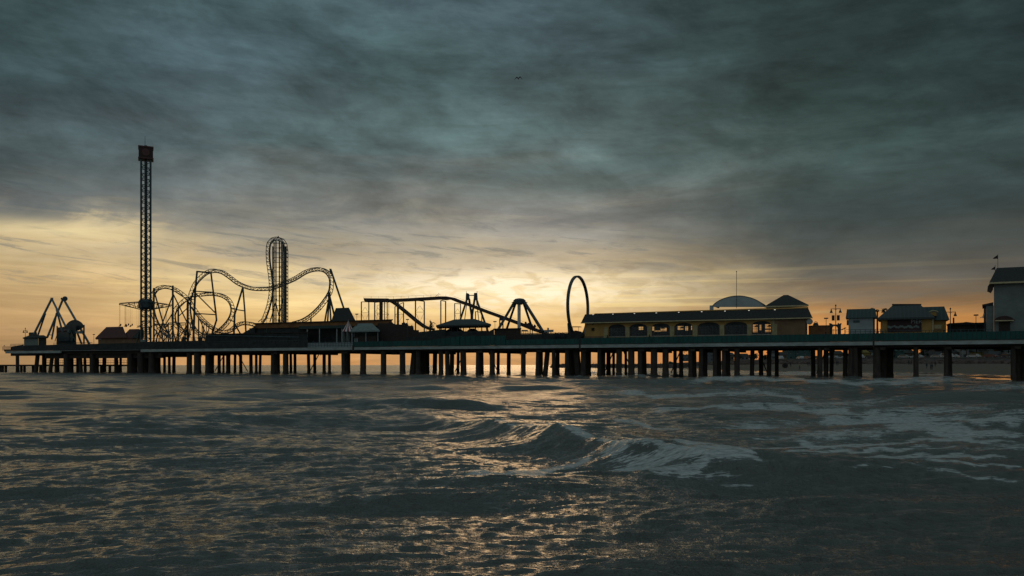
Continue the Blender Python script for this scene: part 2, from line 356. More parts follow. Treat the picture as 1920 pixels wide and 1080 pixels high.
#@@SEA
def seasurface():
    r = [0.6]
    while r[-1] < 20000:
        x = r[-1]; r.append(x * (1.03 if x < 7.5 else 1.0027 if x < 45 else 1.006 if x < 280 else 1.05))
    r = np.array(r); a = np.concatenate([np.arange(-180, -43, 3.), np.arange(-42, 42.01, .062), np.arange(43.5, 178, 3.)]); a = np.radians(a)
    R, A = np.meshgrid(r, a, indexing='ij'); X0 = (R * np.sin(A)); Y0 = (R * np.cos(A)); nr, na = R.shape
    dr = np.gradient(r)[:, None] * np.ones((1, na)); da = np.gradient(a)[None, :] * R; sp = np.maximum(dr, da)
    Xd = np.zeros_like(R); Yd = np.zeros_like(R); Hh = np.zeros_like(R)
    n = 230; lam = np.exp(rng.uniform(math.log(.13), math.log(7), n)); th = rng.normal(0, .27, n) + math.radians(-76) + np.where(rng.random(n) < .35, .26, -.14)
    s = .17 * math.sqrt(2 / n)
    waves = [(l, t, s * l / 2 / math.pi * (1.5 if l < .35 else 1.2 if l < .7 else .8 if l < 1.5 else .62 if l < 3 else .6)) for l, t in zip(lam, th)] + [(17, math.radians(-25), .08), (24, math.radians(-38), .09), (11, math.radians(-48), .05), (6.5, math.radians(-62), .07), (4.6, math.radians(-98), .04), (3.3, math.radians(-70), .025)]
    for l, t, am in waves:
        k = 2 * math.pi / l; dx, dy = math.cos(t), math.sin(t)
        rows = np.where((l / (2.4 * sp.min(axis=1)) > 1))[0]
        if len(rows) == 0: continue
        r1 = rows.max() + 1; sl = slice(0, r1)
        f = np.clip(l / (2.4 * sp[sl]) - 1, 0, 1)
        ph = k * (X0[sl] * dx + Y0[sl] * dy) + rng.uniform(0, 6.28)
        Hh[sl] += am * f * np.cos(ph); q = .85 * am * f * np.sin(ph); Xd[sl] -= q * dx; Yd[sl] -= q * dy
    # sheltered, gentle variation of roughness in patches
    # the breaking wave
    yc = np.array([10, 14, 15.5, 17.7, 20.6, 24, 29, 36, 46]); xc = np.array([8.2, 5.6, 4.6, 3.05, 2.0, .8, -1.3, -4.6, -9.5])
    hc = np.array([0, .06, .24, .44, .44, .38, .28, .14, 0])
    q = X0 - np.interp(Y0, yc, xc) + .05 * np.sin(Y0 * 1.3) + .03 * np.sin(Y0 * 3.7 + 1); Hb = np.interp(Y0, yc, hc)
    Hb[Y0 < 1] = 0
    prof = np.where(q < 0, np.exp(-(np.abs(q) / .95) ** 1.7), np.exp(-(q / 2.6) ** 2)); tr = np.exp(-((q + 2.4) / 1.3) ** 2)
    Hh += Hb * prof - .22 * Hb * tr; Xd -= Hb * prof ** 3 * .55
    # second, smaller swells further out and on the right
    for (ya, yb, x0, x1, h, wd) in ((40, 44, -16, 3, .3, 1.6), (52, 49, 20, 48, .28, 1.5), (58, 60, -60, -30, .28, 1.8), (33, 30, 14, 40, .2, 1.2), (100, 98, -6, 26, .42, 2.), (75, 72, -10, 8, .25, 1.6), (17, 15.5, -15, -2, .1, 1.1)):
        c = ya + (yb - ya) * (X0 - x0) / (x1 - x0) + 1.1 * np.sin(X0 * .45) ; e = np.clip((X0 - x0) / 5, 0, 1) * np.clip((x1 - X0) / 5, 0, 1)
        qq = Y0 - c; Hh += h * e * np.where(qq < 0, np.exp(-(qq / wd) ** 2), np.exp(-(qq / (2.2 * wd)) ** 2))
    co = np.stack([X0 + Xd, Y0 + Yd, Hh], -1).reshape(-1, 3)
    # foam
    with np.errstate(divide='ignore', invalid='ignore'):
        ys = np.where(Y0 > 1, Y0, 1e9); px = 960 + F * X0 / ys; py = HZ + F * HC / ys
    foam = np.zeros_like(R)
    RB = [([(880, 912), (1000, 908), (1120, 893), (1250, 880), (1380, 886), (1470, 893)], 9, .85), ([(1090, 874), (1180, 866), (1260, 862), (1350, 872), (1450, 884)], 9, .9),
          ([(830, 886), (940, 884), (1060, 874), (1150, 862)], 6, .75), ([(1230, 852), (1400, 842), (1600, 838), (1920, 836)], 5, .62),
          ([(1300, 868), (1500, 862), (1700, 862), (1920, 856)], 5, .66), ([(1400, 880), (1600, 874), (1800, 878), (1960, 872)], 4, .6), ([(1450, 822), (1600, 830), (1760, 822), (1960, 828)], 6, .62),
          ([(1620, 800), (1720, 806), (1820, 812), (1960, 816)], 12, .8), ([(1500, 784), (1650, 786), (1800, 792), (1960, 796)], 10, .66), ([(1180, 768), (1330, 762), (1520, 772), (1700, 778)], 5, .6),
          ([(1120, 738), (1260, 742), (1420, 740), (1560, 752)], 6, .6), ([(1400, 760), (1520, 768), (1640, 776)], 7, .66), ([(920, 706), (975, 704), (1010, 709)], 3, .75), ([(1040, 706), (1100, 705), (1250, 707)], 3, .7),
          ([(1250, 712), (1400, 712), (1600, 716), (1800, 722)], 6, .58), ([(1480, 816), (1560, 812), (1640, 818)], 4, .6), ([(600, 912), (760, 915), (880, 905)], 3, .45), ([(1560, 895), (1760, 890), (1960, 897)], 3, .45), ([(1150, 890), (1260, 898), (1380, 892), (1480, 902)], 6, .66), ([(980, 900), (1080, 905), (1180, 896)], 5, .7), ([(1420, 850), (1560, 848), (1700, 852), (1850, 846)], 4, .6), ([(1100, 790), (1230, 800), (1380, 806), (1500, 800)], 4, .5)]
    for pts, hw, st in RB:
        xs, yy = zip(*pts); c = np.interp(px, xs, yy) + 3 * np.sin(px * .021) + 1.6 * np.sin(px * .083)
        e = np.clip((px - xs[0]) / 60 + .0, 0, 1) * np.clip((xs[-1] - px) / 60, 0, 1)
        foam = np.maximum(foam, (st + (.14 if st < .8 else .05)) * e * np.exp(-((py - c) / hw) ** 2))
    crest = (Hb / .56) * np.exp(-((q - .1) / .3) ** 2) * (1.0 + .25 * np.sin(Y0 * 3.1)); crest = crest * 1.08
    back = (Hb / .56) * np.exp(-((q - .9) / .9) ** 2) * .45
    wash = np.where((Y0 > 14.2) & (Y0 < 18.6), np.exp(-((q + 1.1) / .8) ** 2) * .5, 0)
    foam = np.maximum(np.maximum(foam, crest), np.maximum(back, wash)); foam[Y0 < 1] = 0
    for cpx, wpx, dd_ in specs:
        if dd_ > 8: continue
        pc_ = PZ(cpx, 0, dd_); rr_ = wpx / 2 * pc_.y / F; rows = (r > pc_.length - 6) & (r < pc_.length + 6)
        dx_ = X0[rows] - pc_.x; dy_ = Y0[rows] - pc_.y; d_ = np.sqrt(dx_ ** 2 + dy_ ** 2 * .4)
        w_ = np.exp(-((d_ - rr_) / .7) ** 2); foam[rows] = np.maximum(foam[rows], w_ * random.uniform(.15, .5) * min(1., .1 + cpx / 1500)); co3 = co.reshape(nr, na, 3); co3[rows, :, 2] += w_ * random.uniform(.05, .22)
    # general flecks to the right
    bgf = np.clip((px - 1050) / 350, 0, 1) * np.clip((905 - py) / 60, 0, 1) * .56 * (.75 + .35 * np.sin(py * .16 + px * .004) * np.sin(px * .013 + py * .05)); foam = np.maximum(foam, np.where(Y0 > 1, bgf, 0))
    Hrow = co.reshape(nr, na, 3); Hrow[..., 2] += np.clip(foam, 0, 1) * .02
    me = bpy.data.meshes.new('sea'); nv = nr * na + 1
    vs = np.vstack([co, [[0, 0, 0]]]).astype(np.float32)
    i = np.arange(nr - 1)[:, None] * na; j = np.arange(na)[None, :]; j2 = (j + 1) % na
    fq = np.stack([i + j, i + j2, i + na + j2, i + na + j], -1).reshape(-1, 4)
    me.vertices.add(nv); me.vertices.foreach_set('co', vs.ravel()); nf = len(fq)
    me.loops.add(nf * 4); me.loops.foreach_set('vertex_index', fq[:, ::-1].ravel().astype(np.int32)); me.polygons.add(nf)
    me.polygons.foreach_set('loop_start', np.arange(0, nf * 4, 4, dtype=np.int32)); me.polygons.foreach_set('loop_total', np.full(nf, 4, dtype=np.int32))
    me.update(calc_edges=True); me.polygons.foreach_set('use_smooth', np.ones(nf, dtype=bool))
    ru = me.attributes.new('far', 'FLOAT', 'POINT'); ru.data.foreach_set('value', np.append(np.clip((R - 28) / 200, 0, 1).ravel() ** .6, 0).astype(np.float32))
    at = me.attributes.new('foam', 'FLOAT', 'POINT'); at.data.foreach_set('value', np.append(np.clip(foam, 0, 1).ravel(), 0).astype(np.float32))
    m, N, L, b = newmat('sea_water')
    b.inputs['Base Color'].default_value = (.068, .078, .072, 1); b.inputs['Roughness'].default_value = .11; b.inputs['IOR'].default_value = 1.333
    t = N.new('ShaderNodeTexCoord')
    def nz(sc_, st, det=4, ro=.6, rz=0):
        mp = N.new('ShaderNodeMapping'); mp.inputs['Scale'].default_value = st; mp.inputs['Rotation'].default_value = (0, 0, rz); L.new(t.outputs['Object'], mp.inputs[0])
        n = N.new('ShaderNodeTexNoise'); n.inputs['Scale'].default_value = sc_; n.inputs['Detail'].default_value = det; n.inputs['Roughness'].default_value = ro; n.inputs['Distortion'].default_value = .3
        L.new(mp.outputs[0], n.inputs['Vector']); return n.outputs['Fac']
    n1 = nz(2.6, (.32, 1.5, 1), 6, .62, .12); n2 = nz(13, (.4, 1.4, 1), 4, .6, -.1)
    n0 = nz(.5, (.95, .6, 1), 7, .66, .1); b0 = N.new('ShaderNodeBump'); b0.inputs['Strength'].default_value = 1; b0.inputs['Distance'].default_value = .5; L.new(n0, b0.inputs['Height']); nf_ = nz(.13, (.8, .5, 1), 6, .68, .1); bf = N.new('ShaderNodeBump'); bf.inputs['Distance'].default_value = 1.6; L.new(nf_, bf.inputs['Height']); bfs = N.new('ShaderNodeAttribute'); bfs.attribute_name = 'far'; L.new(bfs.outputs['Fac'], bf.inputs['Strength']); L.new(bf.outputs[0], b0.inputs['Normal'])
    b1 = N.new('ShaderNodeBump'); L.new(b0.outputs[0], b1.inputs['Normal']); b1.inputs['Strength'].default_value = 1; b1.inputs['Distance'].default_value = .055; L.new(n1, b1.inputs['Height'])
    b2 = N.new('ShaderNodeBump'); b2.inputs['Strength'].default_value = 1; b2.inputs['Distance'].default_value = .038; L.new(n2, b2.inputs['Height']); L.new(b1.outputs[0], b2.inputs['Normal'])
    L.new(b2.outputs[0], b.inputs['Normal'])
    fr_ = N.new('ShaderNodeAttribute'); fr_.attribute_name = 'far'; fm = N.new('ShaderNodeMapRange'); fm.inputs['To Min'].default_value = .07; fm.inputs['To Max'].default_value = .2; L.new(fr_.outputs['Fac'], fm.inputs[0]); L.new(fm.outputs[0], b.inputs['Roughness'])
    fa = N.new('ShaderNodeAttribute'); fa.attribute_name = 'foam'
    fA = nz(1.3, (.36, 2.1, 1), 9, .7, .15); fB = nz(8., (.5, 1.6, 1), 7, .72, -.1); fC = N.new('ShaderNodeMath'); fC.operation = 'MULTIPLY_ADD'; fC.inputs[1].default_value = .45; L.new(fB, fC.inputs[0]); fD = N.new('ShaderNodeMath'); fD.operation = 'MULTIPLY'; fD.inputs[1].default_value = .55; L.new(fA, fD.inputs[0]); L.new(fD.outputs[0], fC.inputs[2]); f1 = fC.outputs[0]
    th_ = N.new('ShaderNodeMath'); th_.operation = 'SUBTRACT'; th_.inputs[0].default_value = .735; k2 = N.new('ShaderNodeMath'); k2.operation = 'MULTIPLY'; k2.inputs[1].default_value = .41
    L.new(fa.outputs['Fac'], k2.inputs[0]); L.new(k2.outputs[0], th_.inputs[1])
    df = N.new('ShaderNodeMath'); df.operation = 'SUBTRACT'; L.new(f1, df.inputs[0]); L.new(th_.outputs[0], df.inputs[1])
    mr = N.new('ShaderNodeMapRange'); mr.inputs[1].default_value = -.015; mr.inputs[2].default_value = .035; L.new(df.outputs[0], mr.inputs[0])
    pw = N.new('ShaderNodeMath'); pw.operation = 'MULTIPLY'; L.new(mr.outputs[0], pw.inputs[0]); fk = N.new('ShaderNodeMapRange'); fk.inputs[2].default_value = .25; L.new(fa.outputs['Fac'], fk.inputs[0]); L.new(fk.outputs[0], pw.inputs[1])
    mk = N.new('ShaderNodeMix'); mk.data_type = 'RGBA'; mk.inputs[6].default_value = (.095, .102, .095, 1); mk.inputs[7].default_value = (.17, .19, .185, 1); mkf = N.new('ShaderNodeMath'); mkf.operation = 'MULTIPLY'; L.new(fa.outputs['Fac'], mkf.inputs[0]); L.new(fA, mkf.inputs[1]); L.new(mkf.outputs[0], mk.inputs[0]); L.new(mk.outputs[2], b.inputs['Base Color'])
    fb = N.new('ShaderNodeBsdfPrincipled'); fb.inputs['Base Color'].default_value = (.55, .6, .6, 1); fb.inputs['Roughness'].default_value = .8
    b3 = N.new('ShaderNodeBump'); b3.inputs['Distance'].default_value = .05; L.new(f1, b3.inputs['Height']); L.new(b3.outputs[0], fb.inputs['Normal'])
    mx = N.new('ShaderNodeMixShader'); fo = N.new('ShaderNodeMapRange'); fo.inputs[1].default_value = .36; fo.inputs[2].default_value = .6; fo.inputs[3].default_value = .2; fo.inputs[4].default_value = .95; L.new(fB, fo.inputs[0]); pz = N.new('ShaderNodeMath'); pz.operation = 'MULTIPLY'; L.new(pw.outputs[0], pz.inputs[0]); L.new(fo.outputs[0], pz.inputs[1]); L.new(pz.outputs[0], mx.inputs[0]); L.new(b.outputs[0], mx.inputs[1]); L.new(fb.outputs[0], mx.inputs[2]); L.new(mx.outputs[0], N['Material Output'].inputs[0])
    me.materials.append(m); o = bpy.data.objects.new('sea', me); COL.objects.link(o); tag(o, kind='structure')
#@@REST
# ------------------------------------------------------------------ pier
def gline(pts, d, r=.03): pass
pier = thing('pier', 'long concrete pier on dark piles crossing the whole view', 'pier', PZ(960, ZD, 0))
x0, x1 = 6, 2060
DW = 26
b = MB(); b.ubox(x0 + 2, x1, .35, DW, ZD - .25, ZD); b.build('deck', M['deck'], pier)
# pale edge girder in lengths with joints
gx = [262, 662, 1087, 1638, 2060]
for a, c in zip(gx, gx[1:]):
    b = MB(); b.ubox(a + 1.6, c - 1.6, -.05, .4, ZD - .66, ZD - .02); b.build('edge_girder', M['concrete'], pier)
b = MB(); b.ubox(10, 113, -.05, .4, ZD - .75, ZD - .1); b.build('edge_girder', M['concrete'], pier)
b = MB(); b.ubox(113.3, 261, .02, .25, ZD - .2, ZD - .12); b.build('edge_strip', M['concrete'], pier)
for px in (662, 1087, 1638):
    b = MB(); b.ubox(px - 1.5, px + 1.5, -.12, .5, ZD - 1., ZD + .35); b.build('joint_post', M['timber'], pier)
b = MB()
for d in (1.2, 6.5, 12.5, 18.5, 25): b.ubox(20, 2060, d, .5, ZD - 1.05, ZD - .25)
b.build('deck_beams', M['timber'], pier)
b = MB(); b.ubox(84, 304, 1.9, .4, ZD - 2.25, ZD - .26); b.ubox(300, 350, 5.5, .3, ZD - 2.0, ZD - .26); b.build('under_deck_wall', M['timber'], pier)
# fences along the edge: green windscreen, dark boards, open rails
def fence(a, c, za, zc, m, name='windscreen', d=-.02, zb=None):
    zb = ZD + .0 if zb is None else zb
    mb = MB(); p = PZ(a, zb, d); q = PZ(c, zb, d); mb.prism([p, q, Vector((q.x, q.y, zc)), Vector((p.x, p.y, za))], V * .05); return mb.build(name, M[m], pier)
fence(664, 800, ZD + 1.15, ZD + 1.22, 'green'); fence(800, 862, ZD + 1.22, ZD + 2., 'green'); fence(862, 948, ZD + 2.0, ZD + 2.0, 'green')
fence(948, 1086, ZD + 1.12, ZD + 1.12, 'green'); fence(1089, 1637, ZD + 1.25, ZD + 1.35, 'green'); fence(1640, 2060, ZD + 1.35, ZD + 1.4, 'green')
fence(262, 385, ZD + 1.95, ZD + 2.0, 'darkfence', 'board_fence'); fence(385, 576, ZD + 1.5, ZD + 1.2, 'darkfence', 'board_fence'); fence(44, 262, ZD + 1.45, ZD + 1.7, 'darkfence', 'board_fence'); fence(20, 44, ZD + 1.1, ZD + 1.75, 'darkfence', 'board_fence'); fence(7, 20, ZD + .35, ZD + .35, 'darkfence', 'board_fence')
fence(576, 662, ZD + 1.05, ZD + 1.05, 'white', 'pale_board_fence', .35)
def rail(a, c, z0, h, n, d=0., m='steel', bars=3, name='railing', sub=0):
    mb = MB()
    for k in range(bars): 
        zz = z0 + h * (k + 1) / bars; mb.tube(PZ(a, zz, d), PZ(c, zz, d), .035, n=5)
    for k in range(n + 1):
        px = a + (c - a) * k / n; mb.tube(PZ(px, z0, d), PZ(px, z0 + h, d), .045, n=5)
    return mb.build(name, M[m], pier)
rail(5, 20, ZD + .05, 1.15, 7, .1); rail(20, 44, ZD + .4, 1.55, 10, 1.5); rail(576, 662, ZD, 1.2, 16, -.1); rail(1640, 1860, ZD + 1.35, .4, 30, .2, bars=1)
rail(1585, 1660, ZD + 1.3, .75, 8, .3, bars=2); rail(385, 560, ZD + 1.2, .5, 30, .3, bars=1)
for a, c, za, zc in ((664, 862, 1.18, 1.6), (862, 948, 2.0, 2.0), (948, 1086, 1.12, 1.12), (1089, 1637, 1.25, 1.35), (1640, 2060, 1.35, 1.4)):
    mb = MB(); n = int((c - a) / 9)
    for k in range(n + 1):
        px = a + (c - a) * k / n; h_ = za + (zc - za) * k / n if a != 664 else min(1.22, 1.22) + max(0, (px - 800) / 62) * .78; mb.tube(PZ(px, ZD, -.08), PZ(px, ZD + h_ + .06, -.08), .045, n=5)
    tag(mb.build('fence_posts', M['steel'], pier), kind='stuff')
    mb = MB(); mb.tube(PZ(a, ZD + .04, -.1), PZ(c, ZD + .04, -.1), .05, n=5); mb.build('kick_rail', M['timber'], pier)
# piles
DARK = [(30, 36), (79, 86.7), (93.7, 97), (103, 111), (119.5, 137), (143, 147.6), (157, 161.7), (168.7, 185), (192, 199), (214.5, 221.5), (224, 228.5), (239, 257), (258.5, 279), (279, 300.5), (306, 311), (315, 320), (323, 329), (350, 360), (364, 377), (385, 401), (408, 414), (417, 421),
        (424, 432), (438, 443), (448.6, 454.5), (467.5, 474), (478, 483), (485, 490), (508, 524.6), (530.5, 541), (543, 548), (550.5, 556), (576, 582), (587.4, 593),
        (604.5, 611), (615, 620.6), (640.6, 656.6), (675, 686.5), (714, 724.5), (749.5, 760.5), (780, 805), (811, 819.5), (822.6, 831.5), (835, 851), (856, 861.5), (863.5, 875),
        (892, 907), (918, 928), (931, 937), (950, 957.5), (976.5, 986), (1004, 1018), (1035, 1049), (1059, 1083), (1089, 1108), (1120, 1134.6), (1137, 1145), (1148, 1153),
        (1155, 1166), (1171, 1176), (1177.5, 1190), (1196, 1212.5), (1220, 1232.5), (1242, 1254), (1262.5, 1269), (1273.5, 1281), (1291, 1306), (1310, 1326), (1337, 1352), (1354, 1369),
        (1377, 1387), (1406, 1414), (1423, 1431), (1438, 1446), (1453, 1460), (1521, 1529), (1532.7, 1542), (1544.5, 1553), (1555.5, 1562.6), (1580.5, 1589), (1590, 1599), (1600, 1616),
        (1638, 1674), (1713, 1722), (1770.5, 1785), (1896, 1920), (1985, 2000)]
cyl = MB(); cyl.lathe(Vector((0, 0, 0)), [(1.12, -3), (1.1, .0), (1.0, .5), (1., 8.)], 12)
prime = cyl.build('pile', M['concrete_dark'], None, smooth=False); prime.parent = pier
specs = []
for a, c in DARK:
    wpx = c - a; n = 1 if wpx < 13.5 else 2 if wpx < 24 else 3
    for k in range(n):
        w0 = wpx / n * (1.06 if n > 1 else 1.); cpx = a + wpx * (k + .5) / n
        d = 1.5 if (n == 1 and wpx > 8.5) else random.choice((7, 13, 19)) if n == 1 else (1.5, 7, 13)[k]
        specs.append((cpx, w0, d))

for i, (cpx, wpx, d) in enumerate(specs):
    Y = Yat(cpx, d); r = wpx / 2 * Y / F
    o = prime if i == 0 else prime.copy()
    if i: COL.objects.link(o); o.parent = pier
    o.location = PZ(cpx, .5, d) - ORG['pier']; o.scale = (r, r, (ZD - 1.0 - .5) / 8. if True else 1); o.rotation_euler = (random.gauss(0, .008), random.gauss(0, .01), random.uniform(0, 3))
for a, ya, c, yc, r in ((71, 662, 66, 702, .55), (98, 668, 92, 702, .5), (778, 655, 772, 702, .7), (1027, 655, 1021, 702, .55), (1080, 654, 1086, 702, .7), (150, 668, 153, 702, .5)):
    mb = MB(); mb.tube(P(a, ya, 3), P(c, yc, 3) - Z * 1.5, r, n=8); mb.build('raking_pile', M['concrete_dark'], pier)
for px, s_ in ((412, 1), (455, -1), (590, 1), (735, 0), (862, 1), (925, -1), (1142, 1), (1178, -1), (1267, 1), (1430, -1), (1540, 1), (1595, -1)):
    if not s_: continue
    mb = MB(); mb.tube(PZ(px - 9 * s_, .6, 8), PZ(px + 9 * s_, ZD - 1.2, 8), .11, n=6); mb.build('diagonal_brace', M['timber'], pier)
mb = MB()
for i in range(60):
    px = random.uniform(280, 1900); dd = random.uniform(2, 20); mb.tube(PZ(px, ZD - .9, dd), PZ(px + random.uniform(-1, 1), ZD - random.uniform(1.2, 1.9), dd), random.uniform(.03, .09), n=5)
tag(mb.build('drain_pipes', M['timber'], pier), kind='stuff')
# cross heads
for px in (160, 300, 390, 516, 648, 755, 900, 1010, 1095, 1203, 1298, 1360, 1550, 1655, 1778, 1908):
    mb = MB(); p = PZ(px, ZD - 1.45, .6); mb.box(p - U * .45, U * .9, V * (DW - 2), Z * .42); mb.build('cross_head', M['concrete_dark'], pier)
mb = MB(); mb.ubox(733, 742, 2, 1.2, ZD - 1.75, ZD - 1.0); mb.build('junction_box', M['timber'], pier)
mb = MB()
for px in range(270, 440, 6): mb.tube(PZ(px + random.uniform(-2, 2), ZD - 1., 5.), PZ(px, ZD - 1.6 - random.random() * .5, 5.), .05, n=5)
mb.build('hanging_pipes', M['timber'], pier)
# low walkway in the water at the far left
wk = thing('low_walkway', 'low dark walkway just above the water under the left end of pier', 'walkway', PZ(100, 2.1, 9))
mb = MB(); mb.ubox(-260, 268, 9, 2.2, 1.85, 2.3); mb.build('walkway_deck', M['timber'], wk)
mb = MB()
for z in (2.9, 3.6): mb.tube(PZ(84, z, 9.1), PZ(268, z, 9.1), .05, n=5)
for k in range(62): mb.tube(PZ(84 + 3 * k, 2.3, 9.1), PZ(84 + 3 * k, 3.6, 9.1), .04, n=5)
mb.build('walkway_railing', M['steel'], wk)
for px in (-120, -60, -20, 1, 5, 11, 40, 46, 62, 76, 96, 108, 128, 146, 160, 175, 190, 206, 224, 246):
    mb = MB(); mb.tube(PZ(px, -2, 10), PZ(px, 1.85, 10), .38, n=8); mb.build('leg', M['concrete_dark'], wk)
ALONG[0] = False
# ------------------------------------------------------------------ A-frame rides
def legs(th, name, prs, r, m):
    for a, c in prs:
        mb = MB(); mb.t2(a, c, r, 8); mb.build(name, M[m], th)
sp = thing('swinging_ship_ride', 'blue swinging ship ride with tall crossing leg frames near the pier tip', 'fairground ride', PZ(115, ZD, 10))
mb = MB(); mb.t2((96.6, 561, 6), (64, 626, 4), .3); mb.t2((85, 588, 5.2), (71, 629, 7), .26); mb.t2((97.4, 561, 6), (123.5, 613, 4), .3); mb.t2((106, 580, 5.5), (117, 622, 7), .26)
mb.plate([(94.5, 558), (100, 558), (100, 561.5), (94.5, 561.5)], 5.6, .8); mb.build('front_frame', M['steel_blue'], sp)
mb = MB(); mb.t2((118, 561, 15), (88.5, 633, 13), .3); mb.t2((106, 587, 14), (97, 636, 16), .26); mb.t2((121, 564, 15), (167, 644, 13), .34); mb.t2((137, 603, 14), (153, 645, 16), .3)
mb.t2((91, 628, 14), (98, 628, 15), .12); mb.build('rear_frame', M['steel_blue'], sp)
mb = MB(); mb.lathe(P(122, 560, 13.5), [(.3, -.3), (.66, -.3), (.72, 0), (.66, .3), (.3, .3)], 16, DD_(122)); mb.t2((115.5, 560, 14), (122, 561, 14), .35); mb.build('drive_wheel', M['steel'], sp)
mb = MB(); mb.plate([(106.5, 612), (108, 611), (109, 614), (118, 613), (128, 609), (143, 610), (143, 646), (106.5, 646)], 9, 2.0)
pts = [(124 + 33.5 * t, 612 - 12.5 * math.sin(math.pi * min(1, .03 + t * .97)) ** .6) for t in [k / 14 for k in range(15)]]
mb.plate([(124, 616)] + pts + [(157.5, 613), (148, 619), (143, 620)], 10, 1.6); mb.build('ship_hull', M['steel'], sp)
mb = MB(); mb.plate([(117, 618), (129, 618), (131, 624), (116, 624)], 8.4, .5); mb.plate([(140, 622), (152, 620), (157, 626), (143, 625)], 8.4, .5); mb.build('ship_rail', M['steel_blue'], sp)
mb = MB(); mb.t2((157.4, 609, 10), (157.4, 645, 10), .22); mb.t2((107, 611, 10), (107, 645, 10), .16); mb.build('gate_post', M['steel'], sp)
mb = MB(); mb.ubox(100, 172, 8, 8, ZD, ZD + 1.35); mb.build('ride_platform', M['darkfence'], sp)
mb = MB()
for i in range(26): px = 100 + i * 2.9; mb.tube(PZ(px, ZD + 1.35, 7.9), PZ(px, ZD + 2.3, 7.9), .04, n=4)
mb.tube(PZ(100, ZD + 2.3, 7.9), PZ(173, ZD + 2.3, 7.9), .05, n=5); mb.tube(PZ(100, ZD + 1.85, 7.9), PZ(173, ZD + 1.85, 7.9), .03, n=4); mb.build('platform_railing', M['steel'], sp)
mb = MB(); mb.plate([(108, 626), (112, 622), (126, 622), (130, 627), (130, 640), (108, 640)], 8.2, .6); mb.plate([(131, 628), (134, 624), (137, 628), (137, 640), (131, 640)], 8.3, .5); mb.t2((128, 612, 8.5), (142, 640, 8.5), .16); mb.t2((111, 614, 8.5), (103, 640, 8.5), .1); mb.build('machinery', M['steel'], sp)
for k in range(5):
    mb = MB(); mb.blob(P(110 + 3.4 * k, 620.5 + (k % 2), 8.3), .28, 7, (1, 1, 1.2)); mb.build('seat_row', M['steel_red'], sp)
bo = thing('ticket_booth', 'pale flat-roofed booth near the left tip of the pier', 'booth', PZ(60, ZD, 4))
mb = MB(); mb.ubox(45, 72, 3.5, 3.5, ZD, zof(60, 633, 3.5)); mb.build('pale_wall', M['roofpale'], bo)
mb = MB(); mb.ubox(72.2, 87, 3.6, 3.4, ZD, zof(80, 633, 3.5)); mb.build('dark_wall', M['darkfence'], bo)
mb = MB(); mb.hip(42.6, 90, 632.6, 54, 82, 629, 2.9, 4.8, .2); mb.build('roof', M['roofdark'], bo)
mb = MB(); mb.ubox(54, 69.5, 4.6, 2, zof(60, 629.2, 4.6), zof(60, 624, 4.6)); mb.build('roof_box', M['roofgrey'], bo)
mb = MB(); mb.ubox(54.5, 69, 4.5, 2.2, zof(60, 624, 4.6), zof(60, 623.2, 4.6)); mb.build('box_lid', M['roofdark'], bo)
def lamp_post(px, ytop, d, label, banners=False, sc_=1.):
    g = Yat(px, d) / F
    t = thing('street_lamp', label, 'street lamp', PZ(px, ZD, d), 'double-armed lamp posts along the pier')
    p = PZ(px, ZD, d); zt = zof(px, ytop, d); mb = MB(); mb.tube(p, p + Z * .8, .16, .14, 8); mb.tube(p + Z * .8, Vector((p.x, p.y, zt - .35)), .085, .06, 8)
    mb.lathe(Vector((p.x, p.y, zt - .35)), [(.06, 0), (.13, .1), (.13, .22), (.03, .38)], 8); mb.build('post', M['steel'], t)
    zz = zt - .75 * sc_; mb = MB(); mb.tube(Vector((p.x, p.y, zz)) - U * .82 * sc_, Vector((p.x, p.y, zz)) + U * .82 * sc_, .05, n=6)
    for s in (-1, 1): mb.tube(Vector((p.x, p.y, zz)) + U * .25 * s, Vector((p.x, p.y, zz - .25)), .025, n=5)
    mb.build('cross_arm', M['steel'], t)
    for s in (-1, 1):
        mb = MB(); mb.lathe(Vector((p.x, p.y, zz)) + U * .74 * s * sc_ - Z * .72 * sc_, [(.27 * sc_, 0), (.25 * sc_, .12), (.12 * sc_, .42), (.05, .7 * sc_)], 10); mb.build('lamp_bell', M['steel'], t)
    if banners:
        for s in (-1, 1):
            q = Vector((p.x, p.y, zof(px, 601, d))) + U * (.42 * s); mb = MB(); mb.box(q - U * .24, U * .48, V * .03, Z * (zof(px, 591, d) - zof(px, 601, d))); mb.build('banner', M['banner'], t)
    return t
lamp_post(47.5, 614.5, 6, 'lamp post behind the booth at the left tip of the pier')
lamp_post(1567, 571, 3, 'lamp post with two hanging banners in front of the small arch', True)
lamp_post(1782, 577, 8, 'lamp post right of the green-roofed house, before the low dark roofs')
# ------------------------------------------------------------------ red roofed building
rb = thing('red_roofed_building', 'low building with red tin roofs beside the tall swing tower', 'building', PZ(215, ZD, 9))
mb = MB(); mb.ubox(184, 268, 8.6, 8, ZD, zof(220, 633, 8.6)); mb.build('wall', M['brownwall'], rb)
mb = MB(); mb.ubox(178, 262, 7.6, .4, ZD, ZD + 1.3); mb.build('low_wall', M['darkfence'], rb)
mb = MB(); mb.hip(178.7, 238, 633, 199.5, 231, 613.5, 8, 9.5, .2); mb.build('roof', M['roofred'], rb)
mb = MB(); mb.hip(226, 268, 633.5, 243, 262, 617.5, 8.3, 8, .2); mb.build('roof', M['roofred'], rb)
mb = MB(); mb.ubox(185.5, 190, 8.4, .12, zof(187, 637, 8.5), zof(187, 633.6, 8.5)); mb.build('window', M['domew'], rb)
mb = MB(); mb.plate([(247, 634), (262, 618), (270, 618), (270, 634)], 7.9, .3); mb.build('roof_end', M['roofgreen'], rb)
